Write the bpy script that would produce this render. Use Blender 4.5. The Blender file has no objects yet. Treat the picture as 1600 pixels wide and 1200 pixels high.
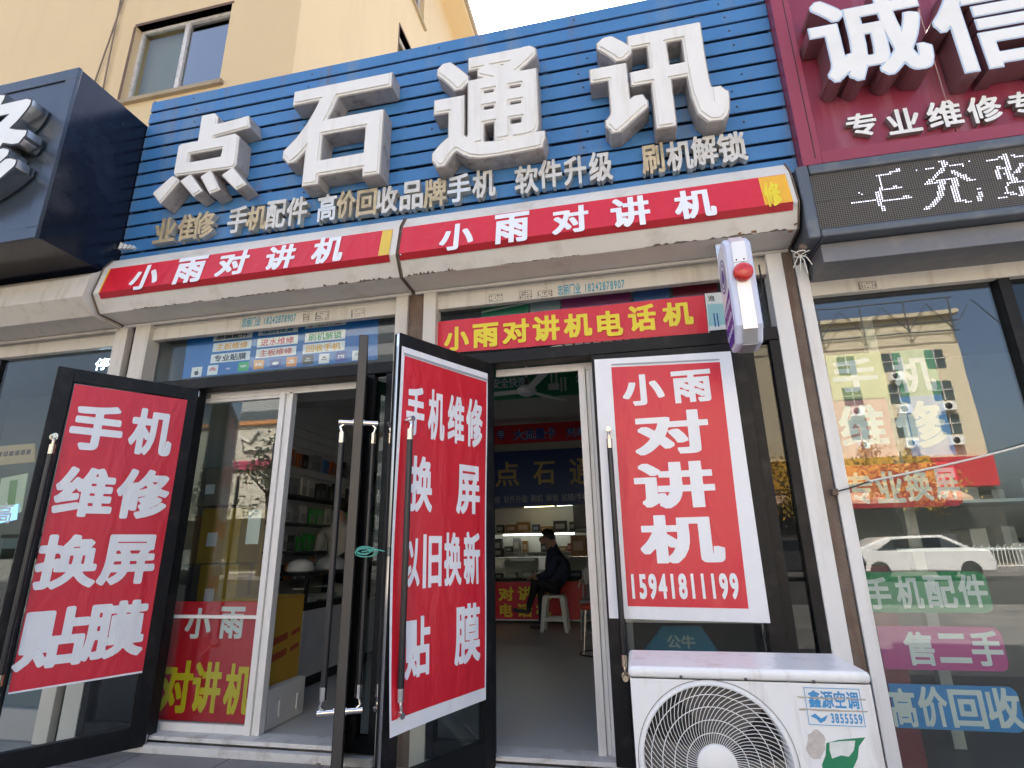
import bpy, math, random
import numpy as np
from mathutils import Vector, Matrix
from mathutils.geometry import delaunay_2d_cdt
random.seed(7)
SC = bpy.context.scene
COL = SC.collection
R = math.radians

# ------------------------------------------------------------------ camera, world, sun, exposure
F_PX, PITCH, ROLL, YAW = 855.356, 0.290925, -0.017615, -0.206383
EYE = Vector((0.0, -3.3, 1.075))
FWD = Vector((math.sin(YAW)*math.cos(PITCH), math.cos(YAW)*math.cos(PITCH), math.sin(PITCH)))
RT0 = Vector((math.cos(YAW), -math.sin(YAW), 0.0)); UP0 = RT0.cross(FWD)
RT = RT0*math.cos(ROLL) + UP0*math.sin(ROLL); UP = -RT0*math.sin(ROLL) + UP0*math.cos(ROLL)
cd = bpy.data.cameras.new('camera'); cam = bpy.data.objects.new('camera', cd); COL.objects.link(cam)
cd.sensor_fit = 'HORIZONTAL'; cd.sensor_width = 36.0; cd.lens = F_PX/1600*36.0
cd.clip_start = 0.02; cd.clip_end = 2000
cam.matrix_world = Matrix(((RT.x, UP.x, -FWD.x, EYE.x), (RT.y, UP.y, -FWD.y, EYE.y), (RT.z, UP.z, -FWD.z, EYE.z), (0, 0, 0, 1)))
SC.camera = cam
SUN_EL, SUN_AZ = R(50), R(-22)          # sun stands behind the shops, a little to the left
w = bpy.data.worlds.new('World'); SC.world = w; w.use_nodes = True
nt = w.node_tree; bg = nt.nodes['Background']
sky = nt.nodes.new('ShaderNodeTexSky'); sky.sky_type = 'NISHITA'; sky.sun_disc = False
sky.sun_elevation = SUN_EL; sky.sun_rotation = SUN_AZ
sky.air_density = 0.9; sky.dust_density = 6.0; sky.ozone_density = 0.4
nt.links.new(sky.outputs['Color'], bg.inputs['Color']); bg.inputs['Strength'].default_value = 0.14
sl = bpy.data.lights.new('sun', 'SUN'); sun = bpy.data.objects.new('sun', sl); COL.objects.link(sun)
sl.energy = 5.0; sl.angle = R(0.5); sl.color = (1.0, 0.95, 0.87)
sdir = Vector((math.sin(SUN_AZ)*math.cos(SUN_EL), math.cos(SUN_AZ)*math.cos(SUN_EL), math.sin(SUN_EL)))
sun.rotation_euler = sdir.to_track_quat('Z', 'Y').to_euler(); sun.location = (0, 8, 20)
SC.view_settings.view_transform = 'Standard'; SC.view_settings.look = 'None'
SC.view_settings.exposure = 2.0; SC.view_settings.gamma = 1.0; SC.view_settings.use_curve_mapping = False

# ------------------------------------------------------------------ measuring helpers
def ray(px, py):
    return RT*((px-800)/F_PX) - UP*((py-600)/F_PX) + FWD
def at(px, py, Y):
    d = ray(px, py); return EYE + d*((Y-EYE.y)/d.y)
def atz(px, py, Z):
    d = ray(px, py); return EYE + d*((Z-EYE.z)/d.z)
def atx(px, py, X):
    d = ray(px, py); return EYE + d*((X-EYE.x)/d.x)
class Plane:
    """a flat face: origin, right and up directions, normal towards the street"""
    def __init__(s, O, U, V):
        s.O = Vector(O); s.U = Vector(U).normalized(); s.V = Vector(V).normalized(); s.N = s.U.cross(s.V)
    def uv(s, px, py, d=0.0):
        r = ray(px, py); O = s.O + s.N*d
        p = EYE + r*((O-EYE).dot(s.N)/r.dot(s.N)) - O
        return p.dot(s.U), p.dot(s.V)
    def f(s, u, v, d=0.0):
        return s.O + s.U*u + s.V*v + s.N*d
    def cell(s, l, t, r, b, d=0.0):
        mx, my = (l+r)/2, (t+b)/2
        return (s.uv(l, my, d)[0], s.uv(mx, b, d)[1], s.uv(r, my, d)[0], s.uv(mx, t, d)[1])
def PY(Y): return Plane((0, Y, 0), (1, 0, 0), (0, 0, 1))

# ------------------------------------------------------------------ glyph outlines (thickened with a distance field)
_OUT, _GL = {}, {}
def outline(ch):
    if ch in _OUT: return _OUT[ch]
    c = bpy.data.curves.new('glyph', 'FONT'); c.body = ch; c.size = 1.0; c.resolution_u = 4
    o = bpy.data.objects.new('glyph', c); COL.objects.link(o)
    m = bpy.data.meshes.new_from_object(o.evaluated_get(bpy.context.evaluated_depsgraph_get()))
    bpy.data.objects.remove(o); bpy.data.curves.remove(c)
    cnt = {}
    for p in m.polygons:
        vs = list(p.vertices)
        for i in range(len(vs)):
            k = (min(vs[i], vs[i-1]), max(vs[i], vs[i-1])); cnt[k] = cnt.get(k, 0)+1
    co = np.array([v.co[:2] for v in m.vertices], float).reshape(-1, 2)
    seg = np.array([(co[a], co[b]) for (a, b), n in cnt.items() if n == 1], float).reshape(-1, 2, 2)
    bpy.data.meshes.remove(m)
    _OUT[ch] = seg
    return seg
def simplify(loop, tol):
    def rec(a, b):
        if b-a < 2: return []
        p, q = pts[a], pts[b]; d = q-p; L = math.hypot(*d) or 1e-9
        dist = np.abs((pts[a+1:b, 0]-p[0])*d[1]-(pts[a+1:b, 1]-p[1])*d[0])/L
        k = int(np.argmax(dist))
        if dist[k] < tol: return []
        k += a+1
        return rec(a, k)+[k]+rec(k, b)
    pts = np.array(loop+[loop[0]]); n = len(loop); h = n//2
    if n < 6: return loop
    keep = [0]+rec(0, h)+[h]+rec(h, n)
    return [tuple(pts[i]) for i in keep]
def glyph(ch, rx=.03, ry=None, rnd=False, inset=0.0, res=80):
    """returns (verts2d, triangles, loops, inkbox) of a character thickened by rx, ry of its em"""
    ry = rx if ry is None else ry
    key = (ch, rx, ry, rnd, inset, res)
    if key in _GL: return _GL[key]
    seg = outline(ch)
    if len(seg) == 0:
        _GL[key] = ([], [], [], None); return _GL[key]
    lo = seg.reshape(-1, 2).min(0)-max(rx, ry)-.02; hi = seg.reshape(-1, 2).max(0)+max(rx, ry)+.02
    st = max(hi-lo)/res
    nx, ny = int((hi[0]-lo[0])/st)+2, int((hi[1]-lo[1])/st)+2
    gx = lo[0]+st*np.arange(nx); gy = lo[1]+st*np.arange(ny)
    GX, GY = np.meshgrid(gx, gy, indexing='ij')
    sm = []
    for a, b in seg:
        n = max(2, int(np.hypot(*(b-a))/.008)); t = np.linspace(0, 1, n)[:, None]; sm.append(a+(b-a)*t)
    sm = np.concatenate(sm).astype(np.float32)
    g = np.stack([GX.ravel(), GY.ravel()], 1).astype(np.float32)
    D = np.empty(len(g), np.float32)
    for i in range(0, len(g), 2000):
        dx = np.abs(g[i:i+2000, 0:1]-sm[None, :, 0])/rx; dy = np.abs(g[i:i+2000, 1:2]-sm[None, :, 1])/ry
        D[i:i+2000] = np.sqrt((dx*dx+dy*dy).min(1)) if rnd else np.maximum(dx, dy).min(1)
    a, b = seg[:, 0], seg[:, 1]
    ins = np.zeros(len(g), bool)
    for i in range(len(seg)):
        c = (a[i, 1] > g[:, 1]) != (b[i, 1] > g[:, 1])
        with np.errstate(divide='ignore', invalid='ignore'):
            xi = (b[i, 0]-a[i, 0])*(g[:, 1]-a[i, 1])/(b[i, 1]-a[i, 1])+a[i, 0]
        ins ^= c & (g[:, 0] < xi)
    D = np.where(ins, -D, D).reshape(nx, ny)-1.0+inset/rx
    S = D < 0
    nxt = {}
    def ex(i, j, k, l):
        t = D[i, j]/(D[i, j]-D[k, l]); t = min(max(float(t), .02), .98)
        return (gx[i]+(gx[k]-gx[i])*t, gy[j]+(gy[l]-gy[j])*t)
    q = S[:-1, :-1].astype(int)+2*S[1:, :-1]+4*S[1:, 1:]+8*S[:-1, 1:]
    tab = {1: [(3, 0)], 2: [(0, 1)], 3: [(3, 1)], 4: [(1, 2)], 5: [(3, 0), (1, 2)], 6: [(0, 2)], 7: [(3, 2)], 8: [(2, 3)], 9: [(2, 0)],
           10: [(0, 1), (2, 3)], 11: [(2, 1)], 12: [(1, 3)], 13: [(1, 0)], 14: [(0, 3)]}
    pos = {}
    for i, j in zip(*np.nonzero((q > 0) & (q < 15))):
        ek = [('h', i, j), ('v', i+1, j), ('h', i, j+1), ('v', i, j)]
        for e0, e1 in tab[q[i, j]]:
            for e in (e0, e1):
                if ek[e] not in pos:
                    t, x, y = ek[e]; pos[ek[e]] = ex(x, y, x+1, y) if t == 'h' else ex(x, y, x, y+1)
            nxt[ek[e1]] = ek[e0]
    loops = []
    while nxt:
        k0 = next(iter(nxt)); lp = []; k = k0
        while k in nxt:
            lp.append(pos[k]); k = nxt.pop(k)
        if len(lp) > 4: loops.append(simplify(lp, .0032))
    vs, es = [], []
    for lp in loops:
        n0 = len(vs); vs += [Vector(p) for p in lp]; es += [(n0+i, n0+(i+1) % len(lp)) for i in range(len(lp))]
    V, E_, F_, *_ = delaunay_2d_cdt(vs, es, [], 1, 1e-6)
    V = [tuple(v) for v in V]
    S1 = np.array([vs[i].to_tuple() for i, j in es]); S2 = np.array([vs[j].to_tuple() for i, j in es])
    T_ = []
    for f in F_:
        cx = sum(V[i][0] for i in f)/3; cy = sum(V[i][1] for i in f)/3
        c = (S1[:, 1] > cy) != (S2[:, 1] > cy)
        xi = (S2[c, 0]-S1[c, 0])*(cy-S1[c, 1])/(S2[c, 1]-S1[c, 1])+S1[c, 0]
        if int((xi > cx).sum()) % 2: T_.append(tuple(f))
    F_ = T_
    xs = [p[0] for lp in loops for p in lp]; ys = [p[1] for lp in loops for p in lp]
    _GL[key] = (V, [tuple(f) for f in F_], loops, (min(xs), min(ys), max(xs), max(ys)))
    return _GL[key]

# ------------------------------------------------------------------ materials
def srgb(r, g, b):
    return tuple(((c/255/12.92) if c <= 10 else ((c/255+.055)/1.055)**2.4) for c in (r, g, b))
_M = {}
def mat(name, col, rough=.5, metal=0.0, var=.08, vscale=6.0, bump=0.0, bscale=60.0, dirt=None, dscale=4.0, damt=.5, streak=False, emit=0.0, spec=.5, coat=0.0):
    if name in _M: return _M[name]
    m = bpy.data.materials.new(name); m.use_nodes = True; N = m.node_tree.nodes; L = m.node_tree.links
    b = N['Principled BSDF']; b.inputs['Metallic'].default_value = metal
    b.inputs['Specular IOR Level'].default_value = spec; b.inputs['Coat Weight'].default_value = coat
    tc = N.new('ShaderNodeTexCoord'); no = N.new('ShaderNodeTexNoise'); no.inputs['Scale'].default_value = vscale; no.inputs['Detail'].default_value = 6
    L.new(tc.outputs['Object'], no.inputs['Vector'])
    mx = N.new('ShaderNodeMix'); mx.data_type = 'RGBA'
    lo = tuple(c*(1-var) for c in col); hi = tuple(min(1, c*(1+var)) for c in col)
    mx.inputs[6].default_value = (*lo, 1); mx.inputs[7].default_value = (*hi, 1)
    L.new(no.outputs['Fac'], mx.inputs[0]); out = mx.outputs[2]
    if dirt:
        mp = N.new('ShaderNodeMapping'); mp.inputs['Scale'].default_value = (dscale*(2.5 if streak else 1), dscale*(2.5 if streak else 1), dscale*(.25 if streak else 1))
        L.new(tc.outputs['Object'], mp.inputs['Vector'])
        n2 = N.new('ShaderNodeTexNoise'); n2.inputs['Scale'].default_value = 1.0; n2.inputs['Detail'].default_value = 8; n2.inputs['Roughness'].default_value = .65
        L.new(mp.outputs['Vector'], n2.inputs['Vector'])
        rp = N.new('ShaderNodeValToRGB'); rp.color_ramp.elements[0].position = .52; rp.color_ramp.elements[1].position = .72
        rp.color_ramp.elements[0].color = (0, 0, 0, 1); rp.color_ramp.elements[1].color = (damt, damt, damt, 1)
        L.new(n2.outputs['Fac'], rp.inputs['Fac'])
        m2 = N.new('ShaderNodeMix'); m2.data_type = 'RGBA'; m2.inputs[7].default_value = (*dirt, 1)
        L.new(rp.outputs['Color'], m2.inputs[0]); L.new(out, m2.inputs[6]); out = m2.outputs[2]
    L.new(out, b.inputs['Base Color'])
    mr = N.new('ShaderNodeMapRange'); mr.inputs[3].default_value = max(.02, rough-.07); mr.inputs[4].default_value = min(1, rough+.09)
    L.new(no.outputs['Fac'], mr.inputs[0]); L.new(mr.outputs[0], b.inputs['Roughness'])
    if bump > 0:
        n3 = N.new('ShaderNodeTexNoise'); n3.inputs['Scale'].default_value = bscale; n3.inputs['Detail'].default_value = 3
        L.new(tc.outputs['Object'], n3.inputs['Vector'])
        bp = N.new('ShaderNodeBump'); bp.inputs['Strength'].default_value = bump; bp.inputs['Distance'].default_value = .02
        L.new(n3.outputs['Fac'], bp.inputs['Height']); L.new(bp.outputs['Normal'], b.inputs['Normal'])
    if emit:
        L.new(out, b.inputs['Emission Color']); b.inputs['Emission Strength'].default_value = emit
    _M[name] = m
    return m
def glass_mat(name, tint=(.93, .96, .95), f0=.04, rough=.0):
    if name in _M: return _M[name]
    m = bpy.data.materials.new(name); m.use_nodes = True; N = m.node_tree.nodes; L = m.node_tree.links
    N.remove(N['Principled BSDF']); o = N['Material Output']
    tr = N.new('ShaderNodeBsdfTransparent'); tr.inputs[0].default_value = (*tint, 1)
    gl = N.new('ShaderNodeBsdfGlossy'); gl.inputs['Roughness'].default_value = rough
    ge = N.new('ShaderNodeNewGeometry'); vd = N.new('ShaderNodeVectorMath'); vd.operation = 'DOT_PRODUCT'
    tc = N.new('ShaderNodeTexCoord'); nz = N.new('ShaderNodeTexNoise'); nz.inputs['Scale'].default_value = 1.6
    bp = N.new('ShaderNodeBump'); bp.inputs['Strength'].default_value = .02; bp.inputs['Distance'].default_value = .03
    L.new(tc.outputs['Object'], nz.inputs['Vector']); L.new(nz.outputs['Fac'], bp.inputs['Height']); L.new(bp.outputs['Normal'], gl.inputs['Normal'])
    L.new(ge.outputs['Normal'], vd.inputs[0]); L.new(ge.outputs['Incoming'], vd.inputs[1])
    def mth(op, a, bv=None):
        n = N.new('ShaderNodeMath'); n.operation = op
        if hasattr(a, 'links'): L.new(a, n.inputs[0])
        else: n.inputs[0].default_value = a
        if bv is not None:
            if hasattr(bv, 'links'): L.new(bv, n.inputs[1])
            else: n.inputs[1].default_value = bv
        return n.outputs[0]
    c = mth('ABSOLUTE', vd.outputs['Value']); p5 = mth('POWER', mth('SUBTRACT', 1.0, c), 5.0)
    fr = mth('ADD', mth('MULTIPLY', p5, 1-f0), f0)
    ms = N.new('ShaderNodeMixShader'); L.new(fr, ms.inputs[0]); L.new(tr.outputs[0], ms.inputs[1]); L.new(gl.outputs[0], ms.inputs[2])
    L.new(ms.outputs[0], o.inputs['Surface']); _M[name] = m
    return m
def vinyl(name, col, rough=.28, wr=.25, ws=3.0):
    """printed banner cloth with soft creases"""
    if name in _M: return _M[name]
    m = mat(name, col, rough, var=.05, vscale=9)
    N = m.node_tree.nodes; L = m.node_tree.links; b = N['Principled BSDF']
    tc = N.new('ShaderNodeTexCoord'); mp = N.new('ShaderNodeMapping'); mp.inputs['Scale'].default_value = (ws*1.5, ws*1.5, ws*.6)
    mp.inputs['Rotation'].default_value = (0, .35, 0)
    L.new(tc.outputs['Object'], mp.inputs['Vector'])
    n = N.new('ShaderNodeTexNoise'); n.inputs['Scale'].default_value = 1.4; n.inputs['Detail'].default_value = 4; n.inputs['Distortion'].default_value = .6
    L.new(mp.outputs['Vector'], n.inputs['Vector'])
    bp = N.new('ShaderNodeBump'); bp.inputs['Strength'].default_value = wr; bp.inputs['Distance'].default_value = .06
    L.new(n.outputs['Fac'], bp.inputs['Height']); L.new(bp.outputs['Normal'], b.inputs['Normal'])
    return m
WHITE_PVC = mat('white_aluminium', (.74, .73, .70), .35, var=.05, dirt=(.42, .36, .28), dscale=5, damt=.35, streak=True)
CREAM = mat('cream_shutter_paint', (.60, .56, .49), .42, var=.06, dirt=(.30, .22, .15), dscale=6, damt=.45, streak=True)
BEIGE = mat('housing_paint', (.66, .63, .57), .38, var=.05, dirt=(.33, .24, .17), dscale=4, damt=.4)
BLACKF = mat('black_door_frame', (.009, .009, .010), .42, var=.2, spec=.22, dirt=(.06, .055, .05), dscale=9, damt=.35)
STEEL = mat('brushed_steel', (.62, .61, .60), .25, 1.0, var=.1, vscale=30)
CHROME = mat('chrome', (.75, .73, .70), .12, 1.0)
BRASSY = mat('satin_nickel', (.72, .62, .48), .22, 1.0)
HANDLEB = mat('black_handle_grip', (.014, .014, .016), .3)
GLASS = glass_mat('clear_glass')
GLASSD = glass_mat('smoked_glass', (.55, .58, .57), .045)
RUST = mat('rusty_steel', (.16, .115, .085), .8, var=.5, vscale=12, dirt=(.12, .055, .03), dscale=5, damt=.9, streak=True, bump=.3)
RED = vinyl('red_banner_print', (.62, .014, .030), .33, .28, 3.0)
REDS = vinyl('red_poster_print', (.64, .022, .044), .36, .30, 3.0)
WHT = vinyl('white_banner_print', (.80, .81, .83), .36, .25)
YEL = mat('yellow_print', (.78, .62, .02), .35)
ORANGEP = mat('orange_print', (.82, .42, .02), .35)
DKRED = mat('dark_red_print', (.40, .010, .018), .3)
BLK = mat('black_print', (.015, .015, .015), .5)
ILLUM_W = mat('acrylic_white', (.80, .80, .77), .3, var=.04, dirt=(.5, .46, .38), dscale=3, damt=.25)
LETFACE = mat('letter_face_weathered', (.78, .765, .72), .36, var=.04, vscale=4, dirt=(.50, .43, .33), dscale=4, damt=.32, streak=True)
LETSIDE = mat('letter_side_dirty', (.37, .34, .32), .55, var=.12, dirt=(.13, .09, .07), dscale=9, damt=.75, bump=.1)

# ------------------------------------------------------------------ mesh builder
class MB:
    def __init__(s, M=None):
        s.v = []; s.f = []; s.m = []; s.sm = []; s.mats = []; s.M = M
    def mi(s, m):
        if m not in s.mats: s.mats.append(m)
        return s.mats.index(m)
    def add(s, vs, fs, m, smooth=False):
        n = len(s.v); M = s.M
        s.v += [(M @ Vector(p)) if M else Vector(p) for p in vs]
        k = s.mi(m)
        for f in fs: s.f.append([n+i for i in f]); s.m.append(k); s.sm.append(smooth)
        return s
    def box(s, x0, x1, y0, y1, z0, z1, m):
        x0, x1 = min(x0, x1), max(x0, x1); y0, y1 = min(y0, y1), max(y0, y1); z0, z1 = min(z0, z1), max(z0, z1)
        vs = [(x0, y0, z0), (x1, y0, z0), (x1, y1, z0), (x0, y1, z0), (x0, y0, z1), (x1, y0, z1), (x1, y1, z1), (x0, y1, z1)]
        return s.add(vs, [(0, 3, 2, 1), (4, 5, 6, 7), (0, 1, 5, 4), (1, 2, 6, 5), (2, 3, 7, 6), (3, 0, 4, 7)], m)
    def prism(s, poly, f0, f1, m, cap0=True, cap1=True):
        """poly: list of 2-D points; f0/f1 map them to the two end sections"""
        n = len(poly); vs = [f0(*p) for p in poly]+[f1(*p) for p in poly]
        fs = [(i, (i+1) % n, n+(i+1) % n, n+i) for i in range(n)]
        if cap0: fs.append(tuple(range(n-1, -1, -1)))
        if cap1: fs.append(tuple(range(n, 2*n)))
        return s.add(vs, fs, m)
    def quad(s, pts, m): return s.add(pts, [tuple(range(len(pts)))], m)
    def sheet(s, pl, u0, v0, u1, v1, d0, d1, m):
        vs = [pl.f(u, v, d) for d in (d0, d1) for u, v in ((u0, v0), (u1, v0), (u1, v1), (u0, v1))]
        return s.add(vs, [(0, 3, 2, 1), (4, 5, 6, 7), (0, 1, 5, 4), (1, 2, 6, 5), (2, 3, 7, 6), (3, 0, 4, 7)], m)
    def poly(s, pl, pts, d0, d1, m):
        return s.prism(pts, lambda u, v: pl.f(u, v, d0), lambda u, v: pl.f(u, v, d1), m)
    def tube(s, pts, r, m, n=10, caps=True):
        pts = [Vector(p) for p in pts]; rs = r if isinstance(r, (list, tuple)) else [r]*len(pts)
        vs = []; T0 = None; A = None
        for i, p in enumerate(pts):
            t = (pts[min(i+1, len(pts)-1)]-pts[max(i-1, 0)]).normalized()
            if A is None:
                A = t.orthogonal().normalized()
            else:
                A = (A-t*A.dot(t)).normalized()
            B = t.cross(A)
            vs += [p+(A*math.cos(2*math.pi*k/n)+B*math.sin(2*math.pi*k/n))*rs[i] for k in range(n)]
        fs = [(i*n+k, i*n+(k+1) % n, (i+1)*n+(k+1) % n, (i+1)*n+k) for i in range(len(pts)-1) for k in range(n)]
        s.add(vs, fs, m, True)
        if caps: s.add(vs[:n], [tuple(range(n-1, -1, -1))], m); s.add(vs[-n:], [tuple(range(n))], m)
        return s
    def lathe(s, prof, c, ax, m, n=32):
        """prof: (radius, height along ax)"""
        c = Vector(c); ax = Vector(ax).normalized(); A = ax.orthogonal().normalized(); B = ax.cross(A)
        vs = [c+ax*h+(A*math.cos(2*math.pi*k/n)+B*math.sin(2*math.pi*k/n))*r for r, h in prof for k in range(n)]
        fs = [(i*n+k, i*n+(k+1) % n, (i+1)*n+(k+1) % n, (i+1)*n+k) for i in range(len(prof)-1) for k in range(n)]
        return s.add(vs, fs, m, True)
    def text(s, txt, box, pl, m, d=.0015, back=None, side=None, rx=.028, ry=None, rnd=False, inset=0.0, res=72, gap=0.0, rim=None):
        """characters fitted into box=(u0,v0,u1,v1) on plane pl; front face at d; with back given, sides run from back to d"""
        gl = []; x = 0.0
        for ch in txt:
            if ch == ' ': x += .5; continue
            V, T, Ls, ib = glyph(ch, rx, ry, rnd, 0.0, res)
            if ch.isdigit():
                gl.append((ch, x+.31-(ib[0]+ib[2])/2)); x += .62
            elif ord(ch) < 128:
                gl.append((ch, x-ib[0]+.03)); x += ib[2]-ib[0]+.06
            else: gl.append((ch, x)); x += 1.0+gap
        bx = [(glyph(c, rx, ry, rnd, 0.0, res)[3], o) for c, o in gl]
        X0 = min(b[0]+o for b, o in bx); X1 = max(b[2]+o for b, o in bx); Y0 = min(b[1] for b, o in bx); Y1 = max(b[3] for b, o in bx)
        u0, v0, u1, v1 = box; sx = (u1-u0)/(X1-X0); sy = (v1-v0)/(Y1-Y0)
        for c, o in gl:
            V, T, Ls, ib = glyph(c, rx, ry, rnd, inset, res)
            if ib is None: continue
            q = lambda p: (u0+(p[0]+o-X0)*sx, v0+(p[1]-Y0)*sy)
            s.add([pl.f(*q(p), d) for p in V], T, m)
            if back is not None:
                for lp in Ls:
                    n = len(lp); vs = [pl.f(*q(p), d) for p in lp]+[pl.f(*q(p), back) for p in lp]
                    s.add(vs, [((i+1) % n, i, n+i, n+(i+1) % n) for i in range(n)], side or m)
        return s
    def build(s, name, parent=None, bevel=0.0, seg=2, origin=None, autosmooth=False):
        me = bpy.data.meshes.new(name)
        if origin is None:
            if parent is None:
                xs = [p.x for p in s.v]; ys = [p.y for p in s.v]; zs = [p.z for p in s.v]
                origin = Vector(((min(xs)+max(xs))/2, (min(ys)+max(ys))/2, min(zs)))
            else: origin = Vector(parent['_w'])
        origin = Vector(origin)
        me.from_pydata([p-origin for p in s.v], [], s.f)
        for m in s.mats: me.materials.append(m)
        me.polygons.foreach_set('material_index', s.m); me.polygons.foreach_set('use_smooth', s.sm); me.update()
        o = bpy.data.objects.new(name, me); COL.objects.link(o); o['_w'] = list(origin)
        if parent is not None:
            o.parent = parent; o.location = origin-Vector(parent['_w'])
        else: o.location = origin
        if bevel:
            b = o.modifiers.new('bevel', 'BEVEL'); b.width = bevel; b.segments = seg; b.limit_method = 'ANGLE'; b.angle_limit = R(40)
        return o
def tag(o, label, cat, group=None):
    o['label'] = label; o['category'] = cat
    if group: o['group'] = group
    return o
def thing(name, loc, label, cat, group=None):
    o = bpy.data.objects.new(name, None); COL.objects.link(o); o.location = loc; o['_w'] = list(loc); o.empty_display_size = .1
    return tag(o, label, cat, group)
def struct(o):
    o['kind'] = 'structure'; return o
def dup(o, loc, label=None):
    c = o.copy(); COL.objects.link(c); c.location = loc; c['_w'] = list(loc)
    if label: c['label'] = label
    for ch in o.children:
        d = ch.copy(); COL.objects.link(d); d.parent = c
    return c

exec_parts = []
# ================================================================== SETTING
GZ = -.075
pave = mat('pavers', (.27, .26, .245), .75, var=.25, vscale=3, bump=.35, bscale=45, dirt=(.10, .095, .09), dscale=1.6, damt=.6)
def paver_mat():
    m = pave; N = m.node_tree.nodes; L = m.node_tree.links; b = N['Principled BSDF']
    tc = N.new('ShaderNodeTexCoord'); br = N.new('ShaderNodeTexBrick'); br.inputs['Scale'].default_value = 1.0
    br.inputs['Brick Width'].default_value = .60; br.inputs['Row Height'].default_value = .30; br.inputs['Mortar Size'].default_value = .006
    br.inputs['Color1'].default_value = (1, 1, 1, 1); br.inputs['Color2'].default_value = (.82, .82, .82, 1); br.inputs['Mortar'].default_value = (.35, .34, .33, 1)
    L.new(tc.outputs['Object'], br.inputs['Vector'])
    src = b.inputs['Base Color'].links[0].from_socket
    mm = N.new('ShaderNodeMix'); mm.data_type = 'RGBA'; mm.blend_type = 'MULTIPLY'; mm.inputs[0].default_value = 1
    L.new(src, mm.inputs[6]); L.new(br.outputs['Color'], mm.inputs[7]); L.new(mm.outputs[2], b.inputs['Base Color'])
paver_mat()
struct(MB().box(-14, 14, -9, .06, -.5, GZ, pave).build('pavement', origin=(0, 0, GZ)))
asph = mat('asphalt', (.06, .06, .06), .85, var=.2, bump=.4, bscale=80)
struct(MB().box(-60, 60, -21, -9, -.6, -.20, asph).build('road'))
struct(MB().box(-60, 60, -26, -21, -.5, -.08, pave).build('far_pavement', origin=(0, -23, -.08)))
earth = mat('ground', (.20, .19, .17), .9, var=.2)
struct(MB().box(-400, 400, -400, 400, -2, -.62, earth).build('ground'))

# ------------------------------------------------------------------ our shop: walls, floor, ceiling, pillars, lintels
wallp = mat('interior_plaster', (.62, .63, .62), .7, var=.05)
floorm = mat('vinyl_floor', (.50, .49, .46), .4, var=.08, vscale=2)
ceil = mat('ceiling_panel', (.50, .51, .50), .6)
rend = mat('grey_render', (.30, .29, .27), .8, var=.15, dirt=(.12, .11, .10), damt=.5, bump=.3)
shop = thing('phone_shop', (-1.4, .3, 0), 'phone repair shop with two door bays under a blue slatted sign', 'shop')
struct_floor = MB(); struct_floor.box(-3.74, 1.06, .16, 6.5, -.3, -.004, floorm)
struct_floor.build('floor', shop)
MB().box(-3.74, 1.06, .3, 6.5, 2.95, 3.1, ceil).build('ceiling', shop)
b = MB(); b.box(-3.80, -3.66, .16, 6.5, -.3, 3.1, wallp).build('side_wall', shop)
b = MB(); b.box(1.02, 1.10, .16, 6.5, -.3, 3.1, wallp).build('side_wall', shop)
MB().box(-3.66, 1.02, 6.3, 6.5, -.3, 3.1, wallp).build('back_wall', shop)
MB().box(-3.8, 1.1, .1, 6.5, 3.1, 3.35, rend).build('roof', shop)
MB().box(-3.66, 1.02, 1.95, 2.2, 2.66, 2.95, ceil).build('ceiling_beam', shop)
# header over the shutters, behind the shutter boxes
MB().box(-3.86, 1.12, .10, .3, 2.75, 3.35, rend).build('facade_header', shop)
# pillar between the bays (rusty steel channel) and the strip at the right end
MB().box(-1.415, -1.305, -.005, .10, GZ, 2.80, RUST).build('pillar_or_gap_fill', shop)
MB().box(1.018, 1.072, -.02, .10, GZ, 2.80, RUST).build('pillar_or_gap_fill', shop)
MB().box(-3.745, -3.685, .02, .12, GZ, 2.80, mat('dark_gap', (.03, .028, .026), .8)).build('pillar_or_gap_fill', shop)  # no pillar: near-black filler paints the shade in the gap between guide rails
# black lintel beams and black fixed frames
b = MB(); b.box(-3.55, -1.505, -.03, .09, 2.225, 2.305, BLACKF); b.build('lintel_beam', shop, .004)
b = MB(); b.box(-1.21, .92, -.03, .09, 2.225, 2.305, BLACKF); b.build('lintel_beam', shop, .004)
for x0, x1 in ((-3.55, -3.50), (-3.07, -3.02), (-1.70, -1.64), (-1.555, -1.508), (-1.21, -1.165), (-.875, -.825), (.72, .775), (.87, .925)):
    MB().box(x0, x1, -.02, .06, -.02, 2.225, BLACKF).build('door_post', shop, .003)
for x0, x1 in ((-3.50, -3.07), (-1.64, -1.555), (-1.165, -.875), (.775, .87)):
    b = MB(); b.box(x0, x1, .012, .018, .06, 2.225, GLASSD); b.box(x0, x1, -.015, .05, -.02, .06, BLACKF); b.build('fixed_side_panel', shop)
# transom glass above the lintels
MB().box(-3.54, -1.51, .095, .101, 2.305, 2.75, GLASS).build('transom_glass', shop)
MB().box(-1.205, .92, .105, .111, 2.305, 2.75, GLASS).build('transom_glass', shop)
# threshold
sill = mat('white_sill', (.62, .61, .58), .5, var=.08, dirt=(.28, .25, .21), dscale=9, damt=.7)
b = MB(); b.box(-3.55, -1.51, .0, .16, -.02, .004, sill); b.box(-3.55, -1.51, -.05, .0, GZ, -.03, sill); b.build('threshold', shop, .003)
b = MB(); b.box(-1.21, .92, .0, .16, -.02, .004, sill); b.box(-1.21, .92, -.05, .0, GZ, -.03, sill); b.build('threshold', shop, .003)

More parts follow.
